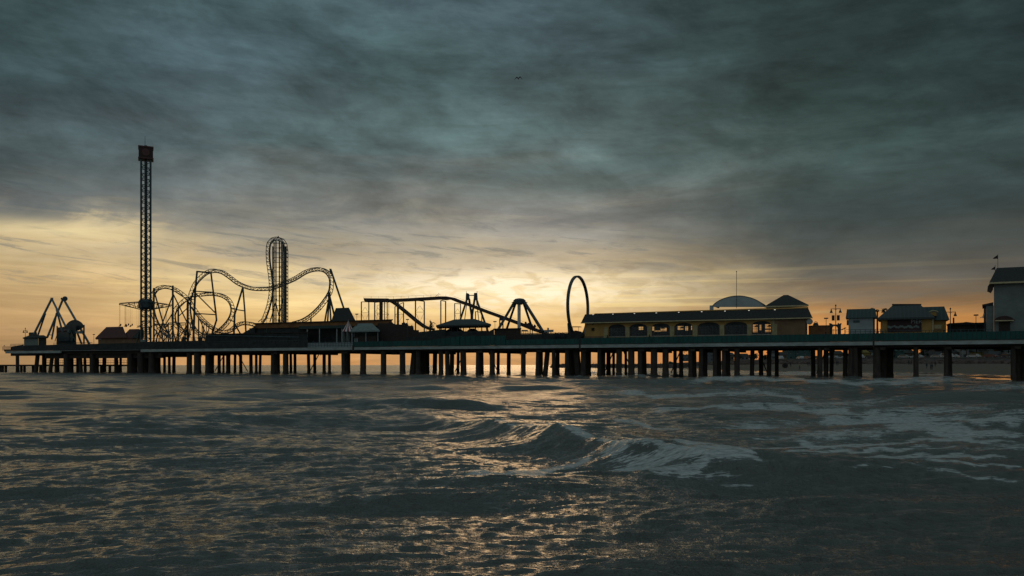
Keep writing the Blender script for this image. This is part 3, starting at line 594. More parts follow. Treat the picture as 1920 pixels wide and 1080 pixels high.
# ------------------------------------------------------------------ swing tower
tw = thing('swing_tower', 'very tall lattice tower with a red square head and a ring of chain swings', 'tower ride', PZ(273.5, ZD, 9))
TC = PZ(273.5, 0, 9); Yt = TC.y; k_ = Yt / F; hw = 8.3 * k_; TV = Vector((TC.x, TC.y, 0)).normalized(); TU = Vector((TV.y, -TV.x, 0))
ztop = zof(273.5, 300, 9)
cs = [TC + U * (hw * math.cos(a)) + V * (hw * math.sin(a)) for a in (math.radians(8 + 90 * i) for i in range(4))]
cs = [TC + TU * (hw * sx_ * .97) + TV * (hw * sy_) for sx_, sy_ in ((-1, -1), (1, -1), (1, 1), (-1, 1))]
mb = MB()
for c in cs: mb.tube(Vector((c.x, c.y, ZD)), Vector((c.x, c.y, ztop)), .27, n=8)
for c in (TC - TV * hw * .4 + TU * .12, TC + TV * hw * .3 - TU * .1): mb.tube(Vector((c.x, c.y, ZD)), Vector((c.x, c.y, ztop)), .3, n=8)
mb.build('column', M['steel'], tw)
mb = MB(); zz = ZD; i = 0
while zz < ztop - 1:
    h = 1.55
    for q in range(4):
        a, c = cs[q], cs[(q + 1) % 4]
        if i % 2: a, c = c, a
        mb.tube(Vector((a.x, a.y, zz)), Vector((c.x, c.y, zz + h)), .09, n=5)
        mb.tube(Vector((a.x, a.y, zz)), Vector((c.x, c.y, zz)), .085, n=5)
    zz += h; i += 1
mb.build('lattice', M['steel'], tw)
mb = MB()
for sgn in (-1, 1):
    mb.tube(TC + U * sgn * 2.1 + Z * ZD, TC + U * sgn * hw + Z * (ZD + 6.), .18, n=6); mb.tube(TC + U * sgn * 1.9 - V * 1.8 + Z * ZD, TC + U * sgn * hw - V * hw + Z * (ZD + 5.), .15, n=6)
mb.build('base_braces', M['steel'], tw)
hd = 12.3 * k_; zh0, zh1 = zof(273, 300, 9), zof(273, 276.5, 9)
mb = MB(); mb.box(TC - TU * hd - TV * hd + Z * zh0, TU * 2 * hd, TV * 2 * hd, Z * (zh1 - zh0)); mb.build('tower_head', M['red'], tw)
mb = MB()
for z in (zh0 - .02, zh1 - .35): mb.box(TC - TU * (hd + .12) - TV * (hd + .12) + Z * z, TU * 2 * (hd + .12), TV * 2 * (hd + .12), Z * .3)
mb.lathe(TC - TV * (hd + .02) + Z * (zh0 + zh1) / 2, [(1.0, 0), (1.0, -.1)], 18, TV); mb.build('head_trim', M['steel_red'], tw)
mb = MB(); mb.tube(TC + Z * zh1 - U * .3, TC + Z * zof(271, 255, 9) - U * .3, .07, .03, 6); mb.tube(TC + Z * zh1, TC + Z * (zh1 + .5), .5, .4, 8); mb.build('antenna', M['steel'], tw)
za = zof(273, 572, 9)
mb = MB(); mb.lathe(TC + Z * (za - 1.1), [(1.5, 0), (1.9, .4), (1.9, 2.), (1.5, 2.6)], 16); mb.build('ring_carriage', M['steel'], tw)
for k in range(12):
    an = 2 * math.pi * (k + .25) / 12; dr = U * math.cos(an) + V * math.sin(an); R_ = 46.5 * k_
    mb = MB(); mb.tube(TC + Z * (za + .9) + dr * 1.2, TC + Z * (za + .15) + dr * R_, .09, n=5); mb.tube(TC + Z * (za - 1.3) + dr * 1.2, TC + Z * (za + .05) + dr * R_, .08, n=5)
    mb.tube(TC + Z * (za - .95) + dr * 2.6, TC + Z * (za + .6) + dr * 3, .05, n=5); mb.tube(TC + Z * (za - .55) + dr * 4, TC + Z * (za + .4) + dr * 4.3, .05, n=5)
    ar = mb.build('swing_arm', M['steel'], tw)
    mb = MB()
    for f in (.78, .98):
        for s in (-.2, .2):
            q = TC + dr * R_ * f + dr.cross(Z) * s; mb.tube(q + Z * za, q + Z * (za - 5.6), .013, n=4)
    mb.build('chain', M['steel'], ar)
    mb = MB()
    for f in (.78, .98): q = TC + dr * R_ * f; mb.box(q + Z * (za - 5.9) - U * .2 - V * .2, U * .4, V * .4, Z * .1); mb.box(q + Z * (za - 5.8) - U * .2 + V * .2, U * .4, V * .06, Z * .45)
    mb.build('swing_seat', M['steel_red'], ar)
mb = MB(); mb.lathe(TC + Z * ZD, [(3.2, 0), (3.2, .7), (2.6, 1.0)], 16); mb.build('tower_base', M['concrete'], tw)
sg = thing('tilted_sign_panel', 'pale tilted panel at the foot of the swing tower', 'sign', PZ(268, ZD, 1))
mb = MB(); mb.plate([(263.5, 637), (273.5, 636.5), (270.5, 646), (262, 645.5)], .9, .12); mb.build('panel', M['roofpale'], sg)
mb = MB(); mb.t2((265, 645, 1.1), (265, 654, 1.1), .06); mb.t2((270, 645, 1.1), (270, 654, 1.1), .06); mb.build('post', M['steel'], sg)
# ------------------------------------------------------------------ roller coaster
rc_ = thing('roller_coaster', 'steel roller coaster with twisting loops and a tall vertical lift tower', 'roller coaster', PZ(450, ZD, 14))
def track(pts, side=1, gap=.8, g=.55, wob=0):
    pp = spline([P(*q) for q in pts], .85); n = len(pp); A = []; B1 = []; B2 = []
    for i, p in enumerate(pp):
        t = (pp[min(i + 1, n - 1)] - pp[max(i - 1, 0)]).normalized(); Bn = V - t * V.dot(t); Bn.normalize(); up = Bn.cross(t) * side
        A.append(p + up * gap / 2); B1.append(p - up * gap / 2 + Bn * g); B2.append(p - up * gap / 2 - Bn * g)
    mb = MB(); mb.path(A, .155, 7); mb.path(B1, .095, 5); mb.path(B2, .095, 5)
    for i in range(0, n - 1):
        mb.tube(A[i], B1[i + 1], .06, n=4); mb.tube(A[i], B2[i + 1], .06, n=4); mb.tube(B1[i + 1], B2[i + 1], .06, n=4)
        if i % 2 == 0: mb.tube(A[i + 1], B1[i + 1], .04, n=4); mb.tube(A[i + 1], B2[i + 1], .04, n=4)
    return mb.build('track', M['steel'], rc_)
# big hill, dip behind the tower and right hand turn
track([(392, 634, 12), (378, 628, 12), (366.6, 618.5, 12), (359.5, 604, 12), (356, 588, 12), (355.6, 570, 12), (359, 552, 12), (368, 531.5, 12), (381.5, 517, 13), (392, 510, 14), (402, 508, 15), (415, 510, 15),
       (429, 519, 15), (443.7, 530, 15), (458.5, 537, 15), (473, 541, 15), (488, 542, 15.5), (509, 540.5, 16), (535, 531, 16), (555, 522, 16), (574, 510.5, 16), (590, 505.5, 16), (603, 505.5, 16), (613, 511, 15), (619.5, 522, 14), (620, 536, 13),
       (617.5, 548, 12), (609.5, 562, 11), (597, 578, 11), (580, 593.6, 11), (563, 603, 11), (548, 607, 11)], 1)
# left ring continuing into the low crossing
track([(318, 631, 10), (303.7, 618.5, 10), (296, 607, 10), (290.5, 594, 10), (287, 578, 10), (286.6, 562, 10), (289.5, 550, 10), (297, 541, 10), (307, 538, 10.5), (320, 539.5, 11), (330, 544.5, 12), (341, 552.5, 13), (352, 562, 15), (360, 575, 17), (372, 592, 18),
       (384, 604.5, 18), (399, 616, 18), (411, 621, 18), (426, 622, 18), (436, 618, 18), (444, 611, 18), (454, 606.5, 18), (466, 606.5, 18), (478, 609.5, 18), (490, 613, 18)], 1)
# second ring and inner loop
track([(357, 630, 15), (343, 620.4, 14), (333, 612, 14), (327.5, 602, 14), (326.5, 590.7, 14), (330, 581, 14), (337, 573, 14), (344.4, 566, 15), (352, 561, 16), (365, 556, 19), (377, 553, 21), (389, 551.5, 21), (402, 551.5, 21), (416, 554.5, 21), (428, 562.5, 21), (434, 574, 21),
       (434.5, 586, 20.5), (429, 599.6, 20), (420, 611, 20), (409, 621, 20), (399, 630, 20)], 1)
# vertical lift
track([(488, 606, 12), (495, 600, 12), (503.6, 578, 12), (509, 553, 12), (509.5, 531, 12), (507.5, 511.7, 12), (504.5, 490, 12), (503.8, 470, 12), (506, 456, 12), (512.5, 449, 12), (520, 447.3, 12), (528, 450, 12), (533.3, 458, 12), (535, 470, 12), (535, 500, 12), (535, 540, 12), (535, 580, 12), (535, 606, 12)], 1, .72)
mb = MB()
zb = ZD
for px in (511.5, 517.5, 524, 530.5): mb.tube(PZ(px, zb, 13), PZ(px, zof(px, 452 if px > 515 else 462, 13), 13), .17, n=7)
mb.tube(PZ(535.3, zb, 12.6), PZ(535.3, zof(535, 462, 12.6), 12.6), .34, n=8)
for px in (514, 528): mb.tube(PZ(px, zb, 17), PZ(px, zof(px, 454, 17), 17), .15, n=7)
mb.build('lift_tower', M['steel'], rc_)
mb = MB()
for i, y in enumerate(range(456, 604, 9)):
    mb.t2((511.5, y, 13), (535, y, 12.4), .07); mb.t2((517.5, y, 13), (514, y, 17), .05); mb.t2((530.5, y, 13), (528, y, 17), .05)
    a, c = (524, 535) if i % 2 else (535, 524); mb.t2((a, y, 13), (c, y + 9, 12.6), .055)
    if i % 2: mb.t2((511.5, y, 13), (517.5, y + 9, 13), .05)
mb.t2((505, 505, 12.5), (511.5, 505, 13), .06); mb.t2((503, 580, 12.5), (511.5, 580, 13), .06); mb.t2((498, 597, 12.5), (511.5, 597, 13), .06); mb.t2((521.7, 442.5, 12), (521.7, 447, 12), .15)
mb.build('tower_bracing', M['steel'], rc_)
mb = MB()
for a, c in (((506, 604, 12.5), (519, 560, 13)), ((517, 566, 14), (526, 606, 11)), ((530, 560, 14), (521, 606, 11))): mb.t2(a, c, .13)
mb.build('tower_strut', M['steel'], rc_)
SUP = [[((288.5, 540, 9), (288.5, 642, 9), .2), ((289, 546, 9), (306, 606, 10), .16), ((306, 606, 10), (320, 636, 10), .16), ((323, 556, 11), (292, 640, 9), .14), ((288.5, 608, 9), (325, 608, 11), .12), ((290, 617, 9), (307, 640, 9), .12)],
       [((324, 536, 11), (324, 640, 11), .22), ((325, 552, 11), (352, 607, 12), .14), ((325, 585, 11), (308, 612, 11), .12), ((315, 605.5, 11), (362, 605.5, 13), .12), ((315.5, 606, 11), (315.5, 640, 11), .13), ((307, 640, 10), (324, 612, 11), .11)],
       [((334.3, 575, 13), (334.3, 640, 13), .2), ((352, 562, 15), (352, 640, 15), .24), ((336, 592, 13), (352, 577, 15), .12), ((336, 606, 13), (350, 628, 14), .12), ((352, 607, 15), (337, 632, 13), .12), ((340, 640, 13), (352, 614, 15), .1)],
       [((369.6, 508, 13), (366, 545, 13), .22), ((366, 545, 13), (362.5, 640, 13), .24), ((369, 509, 13), (396, 511.5, 14), .2), ((395.5, 511, 14), (400, 548, 15), .2), ((400, 548, 15), (404.8, 588, 15), .2), ((404.8, 588, 15), (406, 600, 15), .2), ((406, 600, 15), (399, 622, 16), .22), ((399, 622, 16), (398.5, 642, 16), .22),
        ((366, 546, 13), (400, 548, 15), .14), ((367, 550, 13), (404, 587, 15), .14), ((364, 587.5, 13), (404.8, 590, 15), .14)],
       [((455, 540, 15), (440, 590, 15), .2), ((440, 590, 15), (438, 642, 15), .22), ((455.5, 540, 15), (459, 583, 15), .18), ((459, 583, 15), (462, 642, 15), .18), ((443.5, 580.5, 15), (459, 583, 15), .13), ((434, 578, 20), (442, 579.5, 15), .15), ((429, 599, 20), (438.5, 603, 15), .12), ((439, 606, 15), (452, 628, 17), .16)],
       [((620, 505, 15), (644.5, 578, 14), .2), ((617, 557, 12), (608.5, 606, 11), .17), ((617.5, 557, 12), (614, 606, 12), .17), ((618, 557, 12), (620.5, 606, 12), .17), ((618.5, 557, 12), (627, 592, 13), .2), ((617, 548, 12), (617.5, 560, 12), .3), ((583, 596, 11), (583, 606, 11), .16)],
       [((372.5, 595, 18), (372.5, 642, 18), .16), ((374, 598, 18), (389, 632, 16), .12), ((359, 602, 12), (352, 640, 14), .12), ((359, 602, 12), (366, 640, 11), .12), ((379, 604, 17), (379, 642, 17), .1)]]
for prs in SUP:
    mb = MB()
    for a, c, r in prs: mb.t2(a, c, r * 1.2, 6)
    mb.build('support', M['steel'], rc_)
mb = MB()
for i in range(34):
    px = random.uniform(290, 400); d = random.uniform(8, 19); y = random.uniform(603, 624); mb.t2((px, y, d), (px + random.choice((-9, -5, 0, 0, 5, 9)), 642, d), .1, 5)
for i in range(10):
    px = random.uniform(296, 380); y = random.uniform(606, 632); mb.t2((px, y, 14), (px + random.uniform(8, 20), y + random.uniform(-1, 6), 14), .08, 5)
mb.build('low_struts', M['steel'], rc_)
mb = MB(); mb.plate([(617.5, 503.5), (621.5, 504), (622, 512), (618.5, 513)], 14.3, 1.2); mb.plate([(323, 535), (325.3, 535), (325.3, 541), (323, 541)], 10.5, .8); mb.plate([(288, 541), (292, 541), (292, 545), (288, 545)], 8.7, .8); mb.build('support_cap', M['steel'], rc_)
# ------------------------------------------------------------------ coaster station and neighbours
st = thing('coaster_station', 'long dark station building with an orange band under its flat roof', 'building', PZ(590, ZD, 8))
mb = MB(); mb.ubox(478, 664, 9, 9, ZD, zof(570, 613, 9)); mb.build('wall', M['darkfence'], st)
mb = MB(); mb.ubox(478, 735, 8.7, 9.5, zof(600, 613, 9), zof(600, 604, 9)); mb.build('orange_band', M['orangeband'], st)
mb = MB(); mb.ubox(476, 737, 8.3, 10.3, zof(600, 604, 9), zof(600, 602.6, 9)); mb.build('roof', M['roofdark'], st)
mb = MB(); mb.plate([(456, 624), (478, 611.5), (478, 626)], 8.2, 6); mb.build('side_roof', M['roofdark'], st)
mb = MB(); mb.ubox(664, 735, 9.2, 9, ZD, zof(700, 613, 9)); mb.build('wall', M['darkfence'], st)
for px in (576, 599, 631.5, 641):
    mb = MB(); mb.ubox(px - .9, px + .9, 6.2, .3, ZD, zof(px, 616, 6.2)); mb.build('porch_post', M['concrete'], st)
mb = MB(); mb.ubox(560, 650, 6, 3, zof(600, 616, 6), zof(600, 610.5, 6)); mb.build('porch_roof', M['roofgreen'], st)
mb = MB(); mb.hip(620.5, 667, 602.5, 629.5, 654.5, 577.5, 9.5, 8, .2, .4); mb.build('hip_roof', M['roofdark'], st)
rp = thing('ride_platform', 'long dark raised platform behind the board fence under the coaster', 'platform', PZ(470, ZD, 5))
mb = MB(); mb.ubox(385, 576, 3.5, 4, ZD, zof(480, 625.5, 3.5)); mb.build('platform_side', M['darkfence'], rp)
mb = MB(); mb.ubox(383, 578, 3.2, 4.6, zof(480, 625.5, 3.5), zof(480, 624.3, 3.5)); mb.build('platform_edge', M['timber'], rp)
mb = MB(); mb.t2((385, 628.5, 3.1), (560, 632, 3.1), .06); mb.build('cable', M['steel_blue'], rp)
lp = thing('loading_platform', 'low dark loading platform among the coaster supports right of the swing tower', 'platform', PZ(330, ZD, 6))
mb = MB(); mb.ubox(284, 385, 5, 8, ZD, ZD + 1.9); mb.build('platform_side', M['darkfence'], lp)
mb = MB()
for k in range(24): px = 284 + k * 4.4; mb.tube(PZ(px, ZD + 1.9, 5.2), PZ(px, ZD + 3., 5.2), .04, n=5)
mb.tube(PZ(284, ZD + 3, 5.2), PZ(385, ZD + 3, 5.2), .05, n=5); mb.build('platform_railing', M['steel'], lp)
for i, (px, w_, y, lab) in enumerate(((318, 10, 629, 'dark coaster train parked low at the foot of the left loop'), (345, 8, 633, 'small dark control cabin between the two leftmost coaster loops'), (375, 8, 634, 'small dark cabin under the big hill of the coaster'))):
    t = thing('coaster_train' if i == 0 else 'control_cabin', lab, 'train' if i == 0 else 'cabin', PZ(px, ZD + 1.9, 7))
    if i == 0:
        for k in range(4):
            mb = MB(); mb.plate([(303 + 6 * k, 622 + 3 * k), (308.5 + 6 * k, 624.5 + 3 * k), (308.5 + 6 * k, 628.5 + 3 * k), (303 + 6 * k, 626.5 + 3 * k)], 9.2, 1.3)
            mb.plate([(303.4 + 6 * k, 620 + 3 * k), (304.4 + 6 * k, 620.4 + 3 * k), (304.4 + 6 * k, 623 + 3 * k), (303.4 + 6 * k, 622.6 + 3 * k)], 9.3, 1.1); mb.build('car', M['steel_blue'], t)
    else:
        mb = MB(); mb.ubox(px - w_ / 2, px + w_ / 2, 6.5, 1.6, ZD + 1.9, zof(px, y, 6.5)); mb.build('wall', M['timber'], t)
        mb = MB(); mb.hip(px - w_ / 2 - 1, px + w_ / 2 + 1, y, px - 1, px + 1, y - 2.5, 6.3, 2.2, .08); mb.build('roof', M['roofdark'], t)
# circus tent
tc_ = P(653, 602, 4.2); tt = thing('striped_tent', 'small red and white striped circus tent', 'tent', PZ(653, ZD, 4.2))
mb = MB(); ctr = Vector((tc_.x, tc_.y, 0)); zt = tc_.z; k6 = tc_.y / F
nst = 20; prof = [(.1, zt), (3 * k6, zt - 5 * k6), (7 * k6, zt - 12 * k6), (12.5 * k6, zt - 20 * k6)]
mr_, mw_ = MB(), MB()
for i in range(nst):
    a0, a1 = 2 * math.pi * i / nst, 2 * math.pi * (i + 1) / nst; mm = mr_ if i % 2 else mw_
    for (r0, z0), (r1, z1) in zip(prof, prof[1:]):
        q = lambda r, z, a: ctr + Vector((math.cos(a) * r, math.sin(a) * r, z))
        mm.add([q(r0, z0, a0), q(r0, z0, a1), q(r1, z1, a1), q(r1, z1, a0)], [(0, 1, 2, 3)])
mr_.build('red_canvas', mat('red_canvas', (.2, .03, .04), .9), tt); mw_.build('white_canvas', mat('white_canvas', (.6, .6, .58), .9, var=.15), tt)
mb = MB()
for i in range(8): a = 2 * math.pi * i / 8; q = ctr + Vector((math.cos(a) * 11.5 * k6, math.sin(a) * 11.5 * k6, 0)); mb.tube(q + Z * ZD, q + Z * (zt - 19 * k6), .07, n=5)
mb.tube(ctr + Z * ZD, ctr + Z * (zt + .3), .06, n=5); mb.build('pole', M['concrete'], tt)
# snack stand with pale roof
ss = thing('snack_stand', 'snack stand with pale grey-green hip roof right of the striped tent', 'stand', PZ(684, ZD, 4))
mb = MB(); mb.ubox(661, 706, 4.4, 4, ZD, zof(684, 630.5, 4.4)); mb.build('wall', M['timber'], ss)
mb = MB(); mb.hip(655, 712, 620, 672, 698, 606.5, 3.4, 6, .3); mb.build('roof', M['roofpale'], ss)
for px in (660.5, 686, 708.5):
    mb = MB(); mb.ubox(px - .6, px + .6, 3.8, .2, ZD, zof(px, 620.6, 3.8)); mb.build('post', M['white'], ss)
for px in (665.5, 669.5):
    mb = MB(); mb.ubox(px - 1.1, px + 1.1, 4.2, .05, ZD + 1.2, ZD + 2.1); mb.build('menu_board', M['white'], ss)
# ------------------------------------------------------------------ water slide / flume
fl = thing('flume_ride', 'long raised flume track on thin portal frames sloping down to the right', 'flume ride', PZ(800, ZD, 14))
def chute(pts, r, name):
    pp = spline([P(*q) for q in pts], 1.2); mb = MB()
    for i in range(len(pp) - 1):
        a, c = pp[i], pp[i + 1]; mb.prism([a - V * .9 + Z * r, a - V * .9 - Z * r, a + V * .9 - Z * r, a + V * .9 + Z * r, a + V * .75 + Z * r, a + V * .75, a - V * .75, a - V * .75 + Z * r], c - a)
    return mb.build(name, M['steel_brown'], fl)
chute([(720, 562.5, 14), (735, 563.5, 14), (760, 562.5, 14), (800, 560.3, 14), (828, 558.7, 14), (841, 558.8, 14), (850, 560.5, 14), (862, 565.5, 14), (880, 571.5, 14), (905, 581.5, 13.5), (930, 590.5, 13), (960, 601.5, 12), (985, 611, 11.5), (1005, 619, 11), (1023, 624.5, 11)], .32, 'upper_chute')
chute([(731, 563.5, 17), (739, 567.5, 17), (752, 577.5, 17), (766, 589, 17), (779, 600, 17), (788, 607, 17), (796, 612.5, 17), (806, 616.5, 17), (812, 617.5, 17)], .27, 'steep_chute')
mb = MB(); mb.plate([(681.6, 559), (700, 559.3), (728, 559.5), (733, 562.3), (731, 565), (700, 565.3), (687, 565), (682.5, 562.5)], 13, 3); mb.build('top_platform', M['steel_brown'], fl)
mb = MB(); mb.plate([(826, 557), (829, 556.5), (833, 555.5), (841, 556.5), (846, 560), (838, 561.5), (828, 561)], 13, 2.4); mb.build('crest_housing', M['steel_brown'], fl)
mb = MB()
for px in range(682, 850, 14): mb.t2((px, 562 - (px - 730) * .035 if px > 730 else 559, 13), (px, 556 - max(0, px - 730) * .035, 13), .025, 4)
mb.t2((682, 557, 13), (730, 556, 13), .02, 4); mb.t2((730, 556.6, 13), (826, 552.5, 13), .02, 4); mb.t2((850, 555, 14.5), (930, 585, 14), .02, 4); mb.t2((930, 585, 14), (990, 606, 12), .02, 4)
mb.build('safety_rail', M['steel'], fl)
def portal(a, ya, c, yc, d, r=.14, brace=True, yb=640):
    mb = MB(); mb.t2((a, ya, d), (a, yb, d), r, 7); mb.t2((c, yc, d + 1.5), (c, yb, d + 1.5), r, 7); mb.t2((a, ya, d), (c, yc, d + 1.5), r * .7, 6)
    o = mb.build('portal_frame', M['steel'], fl)
    if brace:
        mb = MB(); h = (600 - ya) / 2; ym = ya + h * 1.2; mid = (a + c) / 2
        mb.t2((a, ym, d), (c, ym, d + 1.5), .04, 4); mb.t2((mid, ya + 10, d + .7), (a, ym, d), .03, 4); mb.t2((mid, ya + 10, d + .7), (c, ym, d + 1.5), .03, 4)
        mb.t2((a, ym, d), (mid, min(ym + h, 612), d + .7), .03, 4); mb.t2((c, ym, d + 1.5), (mid, min(ym + h, 612), d + .7), .03, 4); mb.build('wire_brace', M['steel'], o)
portal(677.5, 566, 691.5, 566, 12); portal(702.5, 567, 714.5, 566, 12, .16); portal(721, 566, 726, 566, 15, .12, False); portal(740.5, 575, 756.6, 567, 12.5, .13)
portal(745.3, 567, 747, 567, 13, .16, False); portal(779, 563, 795.5, 565, 12.7, .16); portal(826.5, 563.5, 835.5, 565, 12.7, .15, False); portal(852.5, 569, 863.5, 570, 12.7, .12)
portal(891.5, 584, 903.3, 586, 12.3, .12, False); portal(937, 597, 943, 597, 12, .14, False); portal(994, 610, 998, 610, 10, .1, False); portal(707, 573, 729, 567, 16, .05)
mb = MB(); mb.t2((714.5, 564, 12.5), (714.5, 650, 12.5), .42, 10); mb.build('main_column', M['steel_brown'], fl)
mb = MB(); mb.plate([(936, 597.5), (943, 597.5), (943, 600.5), (936, 600.5)], 11.6, 1.6); mb.build('bracket', M['steel'], fl)
lg = thing('flume_boat', 'dark flume boat with riders near the foot of the long slope', 'boat', P(996, 611, 11.6))
mb = MB(); mb.plate([(982, 607.5), (986, 605.5), (990, 607), (998, 611), (1003, 611), (1005, 618), (1001, 617.5), (984, 610.5)], 10.7, 1.5); mb.build('hull', M['steel_red'], lg)
for px, y in ((985.5, 604.8), (991, 606.8), (997, 608.8), (1002.6, 610)):
    mb = MB(); mb.blob(P(px, y, 11.4), .2, 6); mb.blob(P(px, y + 2, 11.4), .3, 6, (1, 1, 1.3)); mb.build('rider', M['cloth'], lg)
# ------------------------------------------------------------------ dark roofs and tree under the flume
gs = thing('games_arcade', 'dark stepped roofs of the arcade under the steep flume', 'building', PZ(740, ZD, 7))
mb = MB(); mb.plate([(708, 640), (708, 606), (737, 606), (741, 608), (757, 608.5), (764, 610.5), (775, 611), (776, 618.5), (785.5, 619), (786, 640)], 7, 5)
mb.build('wall', M['timber'], gs)
mb = MB(); mb.plate([(729, 606), (729, 604.3), (736, 604.3), (737, 606)], 7.5, 3); mb.build('roof_ornament', M['roofdark'], gs); mb = MB(); mb.plate([(753, 609), (753, 606), (758, 603.5), (760, 606), (764, 605), (766, 610.5)], 7.5, 2); mb.build('roof_ornament', M['roofdark'], gs); mb = MB(); mb.plate([(771, 611), (772, 608.5), (773.5, 610)], 7.5, .6); mb.build('roof_ornament', M['roofdark'], gs)
ap = thing('sloping_awning', 'long dark awning rising gently to the right behind the green fence', 'awning', PZ(820, ZD, 3))
mb = MB(); mb.plate([(785, 622.5), (800, 621), (835, 617), (835, 632), (785, 632)], 3, 3); mb.build('canopy', M['darkfence'], ap)
mb = MB(); mb.plate([(760, 640), (760, 632), (935, 627), (935, 640)], 2.2, 1.4); mb.build('low_wall', M['darkfence'], ap)
pm = thing('palm_tree', 'small spiky palm standing left of the pavilion', 'palm', PZ(807.3, ZD, 8))
pc = P(807.3, 606.5, 8)
mb = MB(); mb.tube(PZ(807.3, ZD, 8), pc, .22, .14, 8); mb.build('trunk', M['bark'], pm)
mb = MB()
for i in range(26):
    an = random.uniform(0, 6.28); e = random.uniform(-.25, 1.15); L_ = random.uniform(.8, 1.35); dr = Vector((math.cos(an) * math.cos(e), math.sin(an) * math.cos(e), math.sin(e))); base = pc + Z * random.uniform(-1.2, .4)
    prev = base; sd_ = dr.cross(Z).normalized()
    for k in range(5):
        nx = prev + dr * L_ / 4 - Z * .06 * k * k * .5
        for s in (-1, 1): mb.add([prev, nx, nx + sd_ * s * (.24 - .03 * k) - Z * .1], [(0, 1, 2)])
        prev = nx
mb.tube(pc, pc + Z * .9, .05, .02, 5); mb.build('crown', M['foliage'], pm)
# pavilion
pv = thing('carousel_pavilion', 'open pavilion with a wide low hip roof on posts under the flume slope', 'pavilion', PZ(868, ZD, 6))
mb = MB(); mb.hip(817.5, 921, 608.8, 852, 891, 598.6, 3, 10, .3); mb.build('roof', M['roofgrey'], pv)
for i in range(9):
    px = 824 + i * 11.3
    for d in (3.8, 11.5):
        mb = MB(); mb.ubox(px - .9, px + .9, d, .25, ZD, zof(px, 609.5, 3.5)); mb.build('post', M['timber'], pv)
mb = MB(); mb.ubox(821, 917, 3.7, .2, zof(868, 614, 3.7), zof(868, 611, 3.7)); mb.ubox(821, 917, 3.7, .2, ZD, zof(868, 621, 3.7)); mb.build('valance', M['darkfence'], pv)
mb = MB(); mb.lathe(PZ(852, ZD, 8), [(2.6, 0), (2.6, 2), (2, 3.6), (.6, 4.4)], 12); mb.lathe(PZ(886, ZD, 8), [(2.4, 0), (2.4, 1.2), (1.2, 3.5), (.6, 4)], 12); mb.build('machinery', M['timber'], pv)
for i in range(12):
    px = 828 + i * 7.6; mb = MB(); mb.blob(PZ(px, ZD + 2.6 + .5 * math.sin(i * 2.), 6.5), .55, 7, (1, .6, .7)); mb.tube(PZ(px, ZD, 6.5), PZ(px, ZD + 4.5, 6.5), .04, n=5); mb.build('carousel_horse', M['steel_red'] if i % 2 else M['timber'], pv)
# twin tower swing
tt2 = thing('twin_tower_ride', 'ride with two short towers joined by a bar above the pavilion', 'fairground ride', PZ(884, ZD, 17))
for k, (pa, s) in enumerate(((877, -1), (892, 1))):
    mb = MB(); mb.plate([(pa - 3.5, 551), (pa - 2.2 if s < 0 else pa - 3, 549), (pa + 3, 551 if s < 0 else 549), (pa + 3.8, 561.5), (pa - 4, 561.5)], 16, 2.2); mb.build('tower_head', M['steel'], tt2)
    mb = MB(); mb.t2((pa - 2.6 if s < 0 else pa + 2.6, 549.5, 17), (pa - 2.6 if s < 0 else pa + 2.6, 546, 17), .05, 5); mb.build('spike', M['steel'], tt2)
mb = MB(); mb.t2((876, 553.8, 17), (893, 553.8, 17), .12); mb.build('cross_bar', M['steel'], tt2)
for a, c, r in (((876, 560, 16), (863, 600, 14), .24), ((893, 560, 16), (909.5, 606, 14), .24), ((909.5, 606, 14), (915, 622, 14), .24), ((879.5, 560, 17), (884, 590, 17), .26), ((890, 560, 17), (885.5, 590, 17), .26), ((876, 562, 19), (871, 602, 20), .1), ((893, 562, 19), (898, 602, 20), .1), ((884.7, 580, 17), (884.7, 602, 17), .35)):
    mb = MB(); mb.t2(a, c, r, 7); mb.build('leg', M['steel'], tt2)
# star ride with six legs
rs = thing('drop_arm_ride', 'ride with spread legs and a pale central column under a dark hub', 'fairground ride', PZ(975, ZD, 9))
for a, c, r in (((964, 567, 9), (934, 618, 6), .3), ((966.5, 569, 10), (949, 620, 14), .26), ((981, 566, 10), (998, 616, 14), .26), ((983.5, 567, 9), (1018, 622, 6), .34)):
    mb = MB(); mb.t2(a, c, r, 8); mb.build('leg', M['steel'], rs)
mb = MB(); mb.t2((973.3, 566, 9.6), (973.3, 634, 9.6), .36, 12); mb.build('central_column', M['steel_pale'], rs)
mb = MB(); mb.lathe(P(974, 571, 9.6), [(.5, 0), (1.3, .2), (1.35, .9), (.9, 1.25), (.3, 1.35)], 14); mb.plate([(961, 566), (968, 563.5), (981, 563.5), (987, 566), (985, 569.5), (963, 569.5)], 9, 1.2); mb.build('hub', M['steel'], rs)
for k in range(8):
    an = 2 * math.pi * (k + .3) / 8; dr = U * math.cos(an) + V * math.sin(an); c = P(974, 567, 9.6); mb = MB(); mb.tube(c + dr * .8, c + dr * 1.75, .07, n=5); mb.tube(c + dr * 1.6 - Z * .35 - dr.cross(Z) * .3, c + dr * 1.6 - Z * .35 + dr.cross(Z) * .3, .06, n=5); mb.build('arm', M['steel'], rs)
